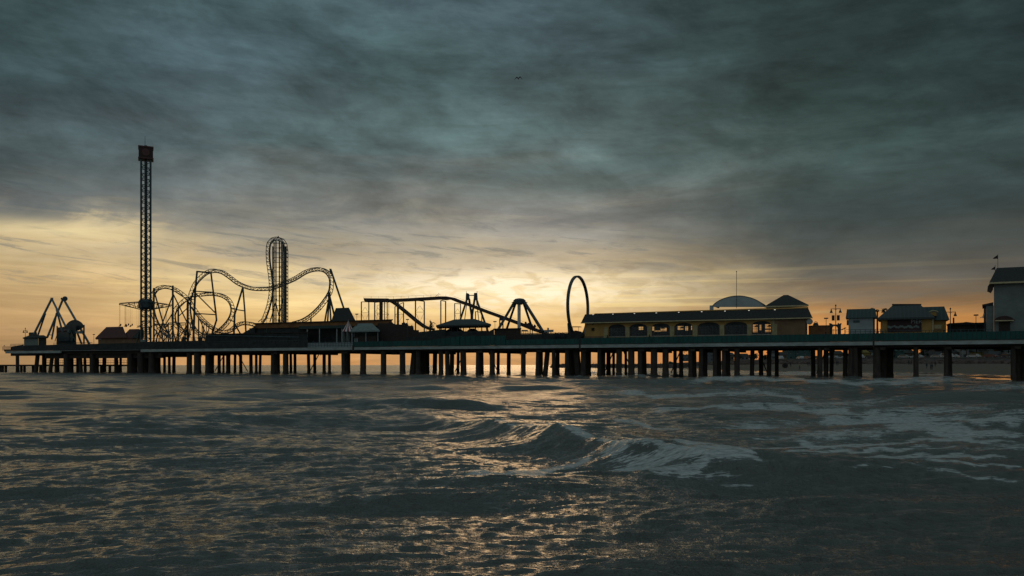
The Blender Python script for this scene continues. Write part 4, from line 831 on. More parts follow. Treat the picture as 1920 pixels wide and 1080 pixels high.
# dark box hut etc.
hb = thing('dark_ticket_hut', 'plain dark hut with a lean-to roof left of the pale column', 'hut', PZ(950, ZD, 3))
mb = MB(); mb.ubox(927, 977, 3, 4, ZD, zof(950, 617, 3)); mb.build('wall', M['timber'], hb)
mb = MB(); mb.ubox(925, 977.6, 2.7, 4.6, zof(950, 617, 3), zof(950, 615.6, 3)); mb.build('roof', M['roofdark'], hb)
mb = MB(); mb.plate([(911, 624), (926.5, 616.3), (926.5, 640), (911, 640)], 3.1, 3.5); mb.build('lean_to', M['timber'], hb)
ws = thing('white_ride_sign', 'small pale cross-shaped sign at the foot of the flume slope', 'sign', PZ(1028, ZD, 9))
mb = MB(); mb.plate([(1017, 619), (1038, 618), (1038, 622.5), (1020, 623)], 9, .15); mb.plate([(1026, 614.5), (1029.3, 614.5), (1029.3, 626), (1026, 626)], 8.9, .1); mb.build('panel', M['white'], ws)
mb = MB(); mb.t2((1024, 622, 9), (1024, 640, 9), .08); mb.t2((1033, 622, 9), (1033, 640, 9), .08); mb.build('post', M['steel'], ws)
wc = thing('wheeled_cage', 'small pale roofed cage right of the dark hut', 'cage', PZ(984, ZD, 6))
mb = MB(); mb.plate([(978, 618.5), (989, 618.5), (991, 621), (977.5, 621)], 6, 1.2); mb.build('roof', M['roofpale'], wc)
mb = MB()
for px in (978.5, 982, 986, 990): mb.t2((px, 620, 6.3), (px, 640, 6.3), .06, 5)
mb.build('bars', M['concrete'], wc)
kw = thing('midway_barrier', 'low dark barrier along the midway left of the tall ring', 'barrier', PZ(1030, ZD, 3))
mb = MB(); mb.ubox(977, 1095, 3, .3, ZD, zof(1030, 625.5, 3)); mb.build('boards', M['darkfence'], kw)
mb = MB(); mb.tube(PZ(977, zof(1030, 624.6, 3), 3.1), PZ(1095, zof(1030, 624.6, 3), 3.1), .07, n=5); mb.build('top_rail', M['timber'], kw)
# ring
rg = thing('ring_coaster', 'tall thin steel ring standing beside the yellow building', 'ring ride', PZ(1080, ZD, 7))
rc0 = P(1084, 576, 7); Rr = 57.5 * Yat(1084, 7) / F
hd_ = Vector((math.cos(math.radians(-57)), math.sin(math.radians(-57)), 0)) * -1  # horizontal direction in the ring plane
hx = 23.2 * Yat(1084, 7) / F
ang = math.acos(hx / Rr); hdir = Vector((math.cos(ang), math.sin(ang), 0)); nrm = hdir.cross(Z)
mb = MB(); n = 72; vs = []; fs = []
for i in range(n):
    a = 2 * math.pi * i / n; er = hdir * math.cos(a) + Z * math.sin(a); lean = -hdir * 0
    for (r_, w_) in ((-.18, -.28), (.18, -.28), (.18, .28), (-.18, .28)): vs.append(rc0 + er * (Rr + r_) + nrm * w_)
for i in range(n):
    for k in range(4): fs.append((i * 4 + k, i * 4 + (k + 1) % 4, ((i + 1) % n) * 4 + (k + 1) % 4, ((i + 1) % n) * 4 + k))
mb.add(vs, fs); mb.build('ring', M['steel'], rg)
mb = MB(); mb.plate([(1063.5, 606), (1068, 606), (1074, 626), (1074, 640), (1066, 640)], 5.8, .6); mb.build('ring_pylon', M['steel'], rg)
mb = MB(); mb.ubox(1060, 1094, 5, 6, ZD, zof(1080, 626.5, 5)); mb.build('base_platform', M['timber'], rg)
gz = thing('golf_cart', 'small cart with a flat canopy parked by the foot of the ring', 'cart', PZ(1080, ZD, 3.6))
zc0 = zof(1080, 626.5, 4)
mb = MB(); mb.plate([(1072.5, 612), (1086.5, 612), (1086.5, 613.2), (1072.5, 613.2)], 3.6, 1.3); mb.build('canopy', M['roofdark'], gz)
mb = MB()
for px in (1074, 1085): 
    for d in (3.7, 4.7): mb.t2((px, 613, d), (px, 624, d), .04, 5)
mb.build('canopy_post', M['steel'], gz)
mb = MB(); mb.plate([(1074, 622), (1078, 619.5), (1087, 621.5), (1088, 634), (1073, 634)], 3.7, 1.2); mb.build('body', M['timber'], gz)
# ------------------------------------------------------------------ long yellow building
lb = thing('arcade_hall', 'long yellow hall with dark mansard roof and a row of wide arched windows', 'building', PZ(1300, ZD, 1.6))
DB = 1.5
zr0 = 12.45; ze = 10.62; u0, u1 = uof(1096.5, DB), uof(1510, DB); zs = ZD + 1.55
wins = [(1141, 1172.8), (1180.5, 1213.8), (1222, 1256), (1264.5, 1298.3), (1308.5, 1349.6), (1358, 1401.5), (1409.5, 1446.5)]
W = [(uof(a, DB), uof(c, DB)) for a, c in wins]; zsp = ze - 1.15; zap = ze - .45
def wallpc(pts, d, th, mb): mb.prism([Q(u, z, d) for u, z in pts], V * th)
mb = MB(); wallpc([(u0, ZD), (W[0][0], ZD), (W[0][0], ze), (u0, ze)], DB, .3, mb)
for (a, c), (a2, c2) in zip(W, W[1:]): wallpc([(c, ZD), (a2, ZD), (a2, ze), (c, ze)], DB, .3, mb)
for a, c in W:
    arc = [(a + (c - a) * t, zsp + (zap - zsp) * (1 - (2 * t - 1) ** 2) ** .5 * 1.0) for t in [k / 12 for k in range(13)]]
    for (ua, za_), (ub, zb_) in zip(arc, arc[1:]): wallpc([(ua, za_), (ub, zb_), (ub, ze), (ua, ze)], DB, .3, mb)
    wallpc([(a, ZD), (c, ZD), (c, zs), (a, zs)], DB, .3, mb)
mb.build('front_wall', M['yellow'], lb)
uc = uof(1452, DB)
mb = MB(); wallpc([(W[-1][1], ZD), (uc, ZD), (uc, ze), (W[-1][1], ze)], DB, .3, mb); mb.build('wall_pier', M['pilaster'], lb)
mb = MB(); wallpc([(uc, ZD), (u1, ZD), (u1, ze), (uc, ze)], DB, .3, mb); mb.build('plain_wall', M['brownwall'], lb)
mb = MB(); wallpc([(u0 - .05, ZD), (W[0][0], ZD), (W[0][0], zs + .1), (u0 - .05, zs + .1)], DB - .08, .075, mb); mb.build('skirting', M['brownwall'], lb); mb = MB(); wallpc([(uc + .02, ZD), (u1, ZD), (u1, zs + .2), (uc + .02, zs + .2)], DB - .08, .075, mb); mb.build('skirting', M['brownwall'], lb)
ps = [W[0][0] - .95] + [(c[1] + a[0]) / 2 - .42 for c, a in zip(W, W[1:])] + [W[-1][1] + .15]
for p_ in ps:
    mb = MB(); wallpc([(p_, ZD), (p_ + .84, ZD), (p_ + .84, zsp + .15), (p_, zsp + .15)], DB - .12, .12, mb); mb.build('pilaster', M['pilaster'], lb)
for a, c in W:
    mb = MB(); arc = [(a + (c - a) * t, zsp + (zap - zsp) * (1 - (2 * t - 1) ** 2) ** .5) for t in [k / 12 for k in range(13)]]
    for k in range(1, 6): u_ = a + (c - a) * k / 6; mb.tube(Q(u_, zs, DB + .18), Q(u_, zsp + (zap - zsp) * (1 - (2 * k / 6 - 1) ** 2) ** .5, DB + .18), .028, n=4)
    for k in range(1, 5): z_ = zs + (zsp + .3 - zs) * k / 4; mb.tube(Q(a, z_, DB + .18), Q(c, z_, DB + .18), .028, n=4)
    fr = mb.build('window', M['glassframe'], lb)
    mb = MB(); mb.add([Q(u, z, DB + .2) for u, z in arc] + [Q(c, zs, DB + .2), Q(a, zs, DB + .2)], [tuple(range(len(arc) + 2))]); mb.build('pane', M['glass'], fr)
    mb = MB(); wallpc([(a + .1, zs - .12), (c - .1, zs - .12), (c - .1, zs - .02), (a + .1, zs - .02)], DB - .14, .14, mb); mb.build('sill', M['concrete'], fr)
    mb = MB(); mb.prism([Q(u, z, DB + .05) for u, z in arc[:]] + [Q(c - .2, zsp + .12, DB + .05), Q(a + .2, zsp + .12, DB + .05)], V * .1) ; mb.build('fanlight', M['darkfence'], fr)
# rear wall with openings toward the sunset
DR = 9.5; ra, rb2 = uof(1096.5, DB) + .2, u1 - .2
holes = [(1197, 1206, 612.5, 618.5), (1222.5, 1226.5, 612.5, 620), (1238, 1250, 614.5, 621), (1226.5, 1239, 619.5, 621.5), (1270, 1281, 611.5, 618.5), (1284.5, 1290, 612, 620), (1295.5, 1297.5, 611, 619), (1411.5, 1420.5, 606, 623), (1424, 1427.5, 609, 619), (1434.5, 1445, 606, 616), (1434.5, 1445, 618.5, 622.5)]
hu = sorted((uof(a, DR), uof(c, DR), zof(a, y1, DR), zof(a, y0, DR)) for a, c, y0, y1 in holes)
mb = MB(); cuts = sorted(set([ra, rb2] + [x for h in hu for x in h[:2]]))
for a, c in zip(cuts, cuts[1:]):
    if c - a < .01: continue
    mid = (a + c) / 2; hs = sorted((h[2], h[3]) for h in hu if h[0] < mid < h[1]); z_ = ZD
    for z0_, z1_ in hs:
        if z0_ > z_: wallpc([(a, z_), (c, z_), (c, z0_), (a, z0_)], DR, .2, mb)
        z_ = max(z_, z1_)
    wallpc([(a, z_), (c, z_), (c, ze), (a, ze)], DR, .2, mb)
mb.build('rear_wall', M['timber'], lb)
mb = MB(); wallpc([(u0, ZD), (u0 + .3, ZD), (u0 + .3, ze), (u0, ze)], DB + .3, DR - DB - .3, mb); mb.build('left_wall', M['yellow'], lb)
mb = MB(); wallpc([(u1 - .3, ZD), (u1, ZD), (u1, ze), (u1 - .3, ze)], DB + .3, DR - DB - .3 - 4, mb); mb.build('right_wall', M['brownwall'], lb)
for k, px in enumerate((1190, 1203, 1228, 1243, 1249, 1272, 1279, 1288, 1296, 1330, 1380, 1414, 1419, 1427, 1437, 1443)):
    q = PZ(px, ZD, 6); h = 1.9 + .5 * math.sin(k * 2.1); mb = MB(); mb.lathe(q, [(.3, 0), (.06, .08), (.06, h), (.45, h + .02), (.45, h + .1)], 10)
    if k % 3 == 0: mb.tube(q + Z * h, q + Z * 3.6, .05, n=5); mb.lathe(q + Z * 3.1, [(.5, 0), (.1, .35)], 10)
    mb.build('bar_table', M['timber'], lb)
# mansard: sloping shingle skirt with pale trims
ea, eb = uof(1089.3, .7), uof(1523.3, .7); ta, tb = uof(1097, 2.4), uof(1515.5, 2.4); DD = 10.2
v8 = [Q(ea, ze - .05, .7), Q(eb, ze - .05, .7), Q(eb - 1.5, ze - .05, DD), Q(ea + .6, ze - .05, DD), Q(ta, zr0 - .12, 2.4), Q(tb, zr0 - .12, 2.4), Q(tb - 1.5, zr0 - .12, DD - .8), Q(ta + .6, zr0 - .12, DD - .8)]
mb = MB(); mb.add(v8, [(0, 1, 5, 4), (1, 2, 6, 5), (2, 3, 7, 6), (3, 0, 4, 7), (4, 5, 6, 7), (3, 2, 1, 0)]); mb.build('mansard_roof', M['roofdark'], lb)
mb = MB(); mb.prism([Q(ea - .05, ze - .2, .6), Q(eb + .05, ze - .2, .6), Q(eb + .05, ze - .03, .6), Q(ea - .05, ze - .03, .6)], V * .14); mb.build('eave_trim', M['cream'], lb)
mb = MB(); mb.prism([Q(ta + 2, zr0 - .13, 2.32), Q(tb, zr0 - .13, 2.32), Q(tb, zr0 + .12, 2.32), Q(ta + 2, zr0 + .0, 2.32)], V * .14); mb.build('parapet_trim', M['yellow'], lb)
for px in (1112.5, 1149.7, 1190, 1231, 1273, 1316, 1359.6, 1404.5, 1453):
    q = Q(uof(px, 2.2), zr0 - .32, 2.05); mb = MB(); mb.box(q - U * .16, U * .32, V * .22, Z * .16); fx = mb.build('floodlight', M['steel'], lb)
    mb = MB(); mb.box(q - U * .13 - V * .03 + Z * .02, U * .26, V * .025, Z * .12); mb.build('lens', M['lamp'], fx)
mb = MB(); q = PZ(1112, zof(1112, 620, DB), DB); mb.box(q - U * .25 - V * .25, U * .5, V * .25, Z * .55); q = PZ(1112, zof(1112, 608.5, DB), DB); mb.box(q - U * .15 - V * .2, U * .3, V * .2, Z * .3); mb.build('wall_speaker', M['black'], lb)
mb = MB(); mb.lathe(PZ(1518, zof(1518, 603, 1.2), 1.2), [(.5, -.15), (.55, .1), (.3, .3)], 12, V); mb.build('satellite_dish', M['concrete'], lb)
# dome, pyramid roof and mast are parts standing on the hall
mb = MB(); dp = [(1335.5 + 97.5 * t, 573.8 - 18.8 * (1 - (2 * t - 1) ** 2) ** .8) for t in [k / 24 for k in range(25)]]
mb.plate([(1335.5, 575.5)] + dp + [(1433, 575.5)], 4.6, .4); mb.ubox(1330.5, 1337, 4.6, .5, zr0 - .1, zof(1333, 572.6, 4.6)); mb.build('barrel_end', M['domew'], lb)
mb = MB()
for (xa, ya), (xb, yb) in zip(dp, dp[1:]): mb.prism([P(xa, ya - .1, 4.5), P(xb, yb - .1, 4.5), P(xb, yb - .9, 4.5), P(xa, ya - .9, 4.5)], V * 7)
mb.build('barrel_roof', M['roofdark'], lb)
mb = MB()
zb_ = zof(1475, 572.8, 4.); apx = P(1473.5, 553, 8.)
e = [PZ(1433.5, zb_, 4), PZ(1516, zb_, 3.6), PZ(1514, zb_, 8.5), PZ(1438, zb_, 11)]
mb.add(e + [apx - U * .4, apx + U * .4], [(3, 2, 1, 0), (0, 1, 5, 4), (1, 2, 5), (2, 3, 4, 5), (3, 0, 4)]); mb.build('pyramid_roof', M['roofdark'], lb)
mb = MB(); mb.prism([e[0] - Z * .25, e[1] - Z * .25, e[1], e[0]], V * .3); mb.build('pyramid_trim', M['cream'], lb)
ms = thing('radio_mast', 'thin radio mast standing on the roof of the yellow hall', 'mast', P(1381, 577, 3.6))
mb = MB(); mb.t2((1381, 578, 3.6), (1381, 509, 3.6), .045, 6); mb.lathe(P(1381, 509.5, 3.6), [(.02, -.05), (.1, 0), (.1, .1), (.02, .15)], 8); mb.build('pole', M['steel'], ms)
mb = MB()
for y in (562, 568, 571): mb.t2((1379, y, 3.6), (1383, y, 3.6), .025, 5)
mb.build('crosspiece', M['steel'], ms)
# ------------------------------------------------------------------ right of the hall
yw = thing('low_yellow_wall', 'low ochre wall right of the yellow hall', 'wall', PZ(1537, ZD, 5))
mb = MB(); mb.ubox(1516, 1556, 4, .4, ZD, zof(1537, 611.5, 4)); mb.build('wall_panel', M['orangeband'], yw)
mb = MB(); mb.ubox(1516, 1556, 3.9, .6, zof(1537, 611.5, 4), zof(1537, 610, 4)); mb.build('coping', M['brownwall'], yw)
mb = MB(); mb.lathe(P(1529.5, 610, 4.2), [(.5, -.1), (.45, .1)], 12, V); mb.path([P(1525.5 + 8 * t, 606 - 3 * math.sin(math.pi * t), 4.2) for t in (0, .2, .4, .6, .8, 1)], .05, 5); mb.build('arched_crest', M['steel'], yw)
ag = thing('entrance_arch', 'small dark block arch with open middle behind the banner lamp post', 'arch', PZ(1566, ZD, 5))
mb = MB(); pts = []
for k in range(13):
    t = math.pi * k / 12; pts.append((1565.5 - 5 * math.cos(t), 616 - 5 * math.sin(t)))
mb2 = MB(); outer = [(1553.5, 606)] + [(1553.5 + 23.5 * k / 10, 607.5 if 0 < k < 10 else 606.5) for k in range(11)] + [(1577, 606)]
for k in range(12):
    (xa, ya), (xb, yb) = pts[k], pts[k + 1]; mb.plate([(xa, ya), (xb, yb), (xb, 608.3), (xa, 608.3)], 5, .7)
mb.plate([(1555, 607), (1560.5, 607), (1560.5, 640), (1555, 640)], 5, .7); mb.plate([(1570.5, 607), (1577, 607), (1577, 640), (1570.5, 640)], 5, .7)
mb.plate([(1554.5, 606), (1558.5, 606), (1558.5, 608), (1554.5, 608)], 4.9, .9); mb.plate([(1570.5, 605.5), (1573, 605.5), (1573, 607), (1570.5, 607)], 4.9, .9); mb.plate([(1575, 606), (1578, 606), (1578, 608), (1575, 608)], 4.9, .9)
mb.build('arch_blocks', M['steel'], ag)
mb = MB()
for px in (1562, 1563.8, 1569): mb.t2((px, 617, 5.3), (px, 640, 5.3), .04, 5)
mb.t2((1560.5, 619, 5.3), (1570.5, 619, 5.3), .04, 5); mb.build('gate', M['steel'], ag)
def bench_stuff(px):
    t = thing('market_umbrella', 'folded dark parasol leaning right of the small arch', 'parasol', PZ(px, ZD, 4))
    mb = MB(); mb.t2((px, 640, 4), (px + 1, 613.5, 4), .04, 5); mb.build('pole', M['steel'], t)
    mb = MB(); mb.plate([(px - 6, 617.5), (px + 3, 613.8), (px + 4, 615), (px - 5, 619)], 3.7, .8); mb.build('canopy', M['banner'], t)
bench_stuff(1583)
# white kiosk
wh = thing('white_kiosk', 'pale boxy kiosk with a green seamed roof', 'kiosk', PZ(1612, ZD, 2))
mb = MB(); mb.ubox(1591, 1637, 2, 4.5, ZD, zof(1612, 596.5, 2)); mb.build('wall', M['white'], wh)
zE = zof(1612, 596, 1.5); zR = zof(1612, 579.3, 3.5)
mb = MB(); A_, B_ = PZ(1585.5, zE, 1.4), PZ(1644, zE, 1.4); C_, D_ = PZ(1588, zR, 3.4), PZ(1641, zR, 3.4)
mb.add([A_, B_, D_, C_, A_ + V * 5.5, B_ + V * 5.5, D_ + V * 1.6, C_ + V * 1.6], [(0, 1, 2, 3), (5, 4, 7, 6), (3, 2, 6, 7), (4, 0, 3, 7), (1, 5, 6, 2), (4, 5, 1, 0)]); mb.build('roof', M['roofgreen'], wh)
mb = MB(); mb.ubox(1600, 1612, 1.93, .07, zof(1606, 605, 2), zof(1606, 600.6, 2)); mb.build('name_board', M['steel'], wh)
mb = MB(); mb.ubox(1587.5, 1591, 2.2, .6, zof(1590, 609.5, 2), zof(1590, 600, 2)); mb.build('shutter_box', M['steel'], wh); mb = MB(); mb.ubox(1637.1, 1640.5, 2.2, 1., ZD, zof(1640, 597, 2)); mb.build('shutter_box', M['steel'], wh)
# dark topiary shapes behind
for i, (px, y, r, lab) in enumerate(((1635.5, 576.8, 2.9, 'rounded dark bush top showing over the kiosk roof'), (1645, 579.5, 3.1, 'low dark bush top between the kiosk and the grey-roofed house'), (1658.5, 577.5, 5.2, 'largest dark bush top left of the grey-roofed house'), (1668, 580, 4., 'dark bush top half hidden by the grey hip roof'))):
    t = thing('bushy_tree', lab, 'tree', PZ(px, ZD, 11), 'tree tops behind the kiosks'); c = P(px, y + r, 11); g = c.y / F
    mb = MB()
    for k in range(90):
        a = Vector((random.gauss(0, 1), random.gauss(0, 1), random.gauss(0, 1))).normalized() * r * g * random.uniform(.55, 1.05); mb.blob(c + Vector((a.x * 1.25, a.y, a.z * .9)), r * g * .17, 5)
    mb.build('crown', M['foliage'], t); mb = MB(); mb.tube(PZ(px, ZD, 11), c, .2, .12, 7); mb.build('trunk', M['bark'], t)
# gift house with banner
gh = thing('gift_shop', 'shop with a large grey hip roof and a dark banner across its front', 'shop', PZ(1695, ZD, 2))
mb = MB(); mb.ubox(1651, 1750, 2.2, 6, ZD, zof(1695, 595.5, 2.2)); mb.build('wall', M['yellow'], gh)
mb = MB(); mb.hip(1645.5, 1752.5, 595.3, 1674, 1726, 571.5, 1.2, 8, .3, .45); mb.build('roof', M['roofgrey'], gh)
mb = MB(); mb.t2((1672.5, 571.2, 4.8), (1727.5, 571.2, 4.8), .15, 6); mb.build('ridge_cap', M['roofdark'], gh)
zl, zh_ = zof(1695, 622, 2.1), zof(1695, 598, 2.1)
mb = MB(); mb.ubox(1664, 1728, 2.05, .12, zl, zh_); bn = mb.build('banner', M['banner'], gh)
mb = MB(); mb.ubox(1748, 1750.5, 2.05, .16, ZD, zh_ + .2); mb.build('corner_post', M['cream'], gh)
txt = bpy.data.curves.new('letters', 'FONT'); txt.body = 'PIER'; txt.size = .95; txt.extrude = .015; txt.align_x = 'CENTER'
to = bpy.data.objects.new('letters', txt); COL.objects.link(to); dg = bpy.context.evaluated_depsgraph_get(); tm = bpy.data.meshes.new_from_object(to.evaluated_get(dg)); bpy.data.objects.remove(to)
tm.materials.clear(); tm.materials.append(M['bannertxt']); to = bpy.data.objects.new('letters', tm); COL.objects.link(to); to.parent = bn
to.location = PZ(1718.5, zof(1718, 606.2, 2.03), 2.02) - ORG['gift_shop']; to.rotation_euler = (math.pi / 2, 0, math.atan2(U.y, U.x)); ORG[to.name] = Vector()
mb = MB()
for k in range(16):
    px = 1666 + k * 3.7; c = PZ(px, zof(px, 612.8 + 1.3 * math.sin(k * 1.7), 2.), 2.04); mb.lathe(c, [(.16 + .1 * random.random(), -.03), (.1, .01)], 7, V)
mb.build('printed_shapes', M['roofpale'], bn)
# green roofed house
gr = thing('green_roofed_house', 'small house with a steep green roof and a pale dormer', 'house', PZ(1758, ZD, 6))
mb = MB(); mb.ubox(1738, 1774, 7, 5, ZD, zof(1756, 600, 7)); mb.build('wall', M['yellow'], gr)
mb = MB(); zE = zof(1760, 600, 6.3); zR = zof(1752, 575, 9); mb.add([PZ(1728, zE, 6.3), PZ(1780.5, zE, 6.3), PZ(1780.5, zE, 6.3) + V * 5.4, PZ(1728, zE, 6.3) + V * 5.4, PZ(1730, zR, 9), PZ(1770.5, zR, 9)], [(3, 2, 1, 0), (0, 1, 5, 4), (1, 2, 5), (2, 3, 4, 5), (3, 0, 4)]); mb.build('roof', M['roofgreen'], gr)
mb = MB(); mb.ubox(1745, 1756, 6.2, 1.8, zof(1750, 592, 6.2), zof(1750, 584.5, 6.2)); dm = mb.build('dormer', M['yellow'], gr)
mb = MB(); mb.path([P(1742 + 17 * t, 584.8 - 2.6 * math.sin(math.pi * t), 6.1) for t in (0, .15, .3, .5, .7, .85, 1)], .09, 5); mb.build('dormer_arch', M['cream'], dm)
mb = MB(); mb.ubox(1751.5, 1765, 5.4, .1, zof(1758, 616, 5.4), zof(1758, 609, 5.4)); mb.build('pale_board', M['cream'], gr)
mb = MB(); mb.ubox(1786.5, 1789.5, 8.4, .2, zof(1788, 606, 8.4), zof(1788, 595.5, 8.4)); tp = tag(mb.build('banner_panel', M['banner'], None), 'narrow dark banner right of the second lamp post', 'banner')
lr = thing('low_dark_pavilions', 'long low dark roofline between the green-roofed house and the big grey building', 'building', PZ(1812, ZD, 10))
mb = MB(); mb.ubox(1776, 1850, 10, 5, ZD, zof(1812, 608, 10)); mb.build('wall', M['timber'], lr)
mb = MB(); mb.plate([(1774, 608.5), (1780, 606), (1806, 604.5), (1811, 603.5), (1826, 605), (1850, 604.5), (1850, 609)], 9.6, 6); mb.build('roof', M['roofdark'], lr)
# big grey building at the right edge
bb = thing('big_grey_building', 'tall grey stucco building with dark roof cut off by the right edge', 'building', PZ(1890, ZD, 2))
zE = zof(1890, 529, 2); zR = zof(1895, 502.3, 6.0)
mb = MB(); mb.ubox(1863.5, 2080, 2, 9, ZD, zE); mb.build('wall', M['whitebig'], bb)
A_, B_ = PZ(1855, zE, 1), PZ(2090, zE, 1); C_, D_ = PZ(1869, zR, 5), PZ(2080, zR, 5)
mb = MB(); dv = DD_(1980); mb.add([A_, B_, D_, C_, A_ + dv * 12, B_ + dv * 12, D_ + dv * 4, C_ + dv * 4], [(0, 1, 2, 3), (5, 4, 7, 6), (3, 2, 6, 7), (4, 0, 3, 7), (1, 5, 6, 2), (4, 5, 1, 0)]); mb.build('roof', M['roofdark'], bb)
mb = MB(); mb.prism([A_ - Z * .28, B_ - Z * .28, B_ - Z * .01, A_ - Z * .01], -V * .1); mb.build('eave_trim', M['cream'], bb)
mb = MB(); mb.plate([(1852, 537), (1856, 531), (1863, 531), (1862, 542), (1858, 549), (1855, 547.5), (1851, 546)], 2.2, 1); mb.build('scroll_bracket', M['steel_brown'], bb)
mb = MB(); mb.ubox(1849, 1863.3, 2.3, 6, ZD, zof(1856, 573, 2.3)); mb.build('side_wing', M['whitebig'], bb)
mb = MB(); mb.plate([(1841.5, 571), (1862.5, 566.5), (1862.5, 571.5), (1845, 573.5), (1842, 575)], 2.05, 6.3); mb.ubox(1844.5, 1848.9, 2.4, 5, ZD, zof(1846, 573, 2.3)); mb.build('wing_roof', M['roofdark'], bb)
mb = MB(); cp = [(1864.5 + 38 * t, 599.5 - 7.5 * math.sin(math.pi * t) ** .7) for t in [k / 10 for k in range(11)]]; mb.plate([(1864.5, 600.2)] + cp + [(1902.5, 600.2)], .9, 1.08); cn = mb.build('canopy', M['red'], bb)
mb = MB(); mb.plate([(1866, 600.3), (1901, 600), (1901, 601.8), (1866, 602.2)], .85, .1); mb.build('canopy_trim', M['cream'], cn)
mb = MB(); mb.ubox(1873, 1894, 1.9, .12, ZD + 1.2, zof(1883, 603, 1.9)); mb.build('doorway', M['timber'], bb)
mb = MB(); mb.t2((1843, 596, 1.5), (1845, 588, 1.8), .1, 6); mb.t2((1838, 596, 1.3), (1845, 592.5, 1.8), .05, 6); mb.build('wall_lamp', M['concrete'], bb)
for px, yt, yb, fx, fy0, fy1, lab in ((1871, 477, 503, 1861, 478, 485.5, 'higher dark flag blowing left on the ridge of the grey building'), (1866, 497, 512, 1858, 499.5, 506, 'lower dark pennant blowing left at the ridge corner')):
    t = thing('flag', lab, 'flag', P(px, yb, 5)); mb = MB(); mb.t2((px, yb, 5), (px, yt, 5), .035, 5); mb.build('flagpole', M['steel'], t)
    pts = [(px, fy0), (px - 3, fy0 + 1.6), (px - 6, fy0 + 3.8), (fx, fy1 - .8), (fx + 4, fy1), (px - 3, fy1 - .6), (px, fy1)]
    mb = MB(); mb.plate(pts, 4.98, .03); mb.build('cloth', M['banner'], t)
# people on the pier, gulls
# ------------------------------------------------------------------ shore: beach, seawall, road
SH = [(1960, 60, 0), (2100, 90, 0)]
sh = [Vector((60, 0)), Vector((66, 40)), Vector((72, 80)), GZ(1920, 116, 0).xy, GZ(1800, 150, 0).xy, GZ(1755, 172, 0).xy, GZ(1700, 205, 0).xy, GZ(1600, 228, 0).xy, GZ(1500, 240, 0).xy, GZ(1420, 252, 0).xy, GZ(1360, 275, 0).xy, GZ(1330, 330, 0).xy, GZ(1300, 440, 0).xy, GZ(1252, 700, 0).xy, GZ(1222, 1400, 0).xy, GZ(1205, 3000, 0).xy]
wl = [Vector((230, 0)), Vector((226, 60)), Vector((222, 110)), GZ(2300, 190, 0).xy, GZ(2120, 225, 0).xy, GZ(2000, 250, 0).xy, GZ(1900, 275, 0).xy, GZ(1760, 298, 0).xy, GZ(1640, 318, 0).xy, GZ(1540, 338, 0).xy, GZ(1460, 372, 0).xy, GZ(1400, 430, 0).xy, GZ(1345, 540, 0).xy, GZ(1285, 800, 0).xy, GZ(1240, 1500, 0).xy, GZ(1214, 3000, 0).xy]
def resamp(p, n):
    q = spline([Vector((a.x, a.y, 0)) for a in p], 6.); L_ = [0]
    for a, c in zip(q, q[1:]): L_.append(L_[-1] + (c - a).length)
    out = []; k = 0
    # keep parameter aligned with the control points: sample by control index
    m = len(p) - 1
    for i in range(n + 1):
        t = i / n * m; j = min(int(t), m - 1); f = t - j
        a, b_, c, d = (p[max(j - 1, 0)], p[j], p[j + 1], p[min(j + 2, m)])
        out.append(.5 * ((2 * b_) + (c - a) * f + (2 * a - 5 * b_ + 4 * c - d) * f * f + (3 * b_ - a - 3 * c + d) * f ** 3))
    return out
NS = 300; S_ = resamp(sh, NS); W_ = resamp(wl, NS)
prof = [(-.35, -1.4), (-.15, -.45), (-.05, -.12), (0, 0.0), (.04, .05), (.1, .12), (.17, .2), (.25, .45), (.4, 1.0), (.6, 1.7), (.8, 2.3), (1.0, 2.8), (1.04, 2.85)]
vs = []; fs = []; npf = len(prof)
for i, (a, c) in enumerate(zip(S_, W_)):
    for k, (t, z) in enumerate(prof):
        p = a.lerp(c, t) if t >= 0 else a + (a - c).normalized() * (-t * 40); dz = (.05 * math.sin(i * .9 + k) + .04 * math.sin(i * 2.3)) * min(1, max(0, t) * 6)
        vs.append((p.x, p.y, z + dz))
fs = [(i * npf + k, i * npf + k + 1, (i + 1) * npf + k + 1, (i + 1) * npf + k) for i in range(NS) for k in range(npf - 1)]
m, N, L, b = newmat('beach_sand'); t = N.new('ShaderNodeTexCoord'); s = N.new('ShaderNodeSeparateXYZ'); L.new(t.outputs['Object'], s.inputs[0])
n = N.new('ShaderNodeTexNoise'); n.inputs['Scale'].default_value = .25; n.inputs['Detail'].default_value = 8; L.new(t.outputs['Object'], n.inputs['Vector'])
h = N.new('ShaderNodeMath'); h.operation = 'MULTIPLY_ADD'; h.inputs[1].default_value = .35; L.new(n.outputs['Fac'], h.inputs[0]); L.new(s.outputs[2], h.inputs[2])
wet = N.new('ShaderNodeMapRange'); wet.inputs[1].default_value = .3; wet.inputs[2].default_value = .5; L.new(h.outputs[0], wet.inputs[0])
mx = N.new('ShaderNodeMix'); mx.data_type = 'RGBA'; mx.inputs[6].default_value = (.05, .042, .032, 1); mx.inputs[7].default_value = (.115, .1, .075, 1); L.new(wet.outputs[0], mx.inputs[0]); L.new(mx.outputs[2], b.inputs['Base Color'])
rr_ = N.new('ShaderNodeMapRange'); rr_.inputs['To Min'].default_value = .04; rr_.inputs['To Max'].default_value = .95; L.new(wet.outputs[0], rr_.inputs[0]); L.new(rr_.outputs[0], b.inputs['Roughness'])
n2 = N.new('ShaderNodeTexNoise'); n2.inputs['Scale'].default_value = 1.2; n2.inputs['Detail'].default_value = 5; L.new(t.outputs['Object'], n2.inputs['Vector'])
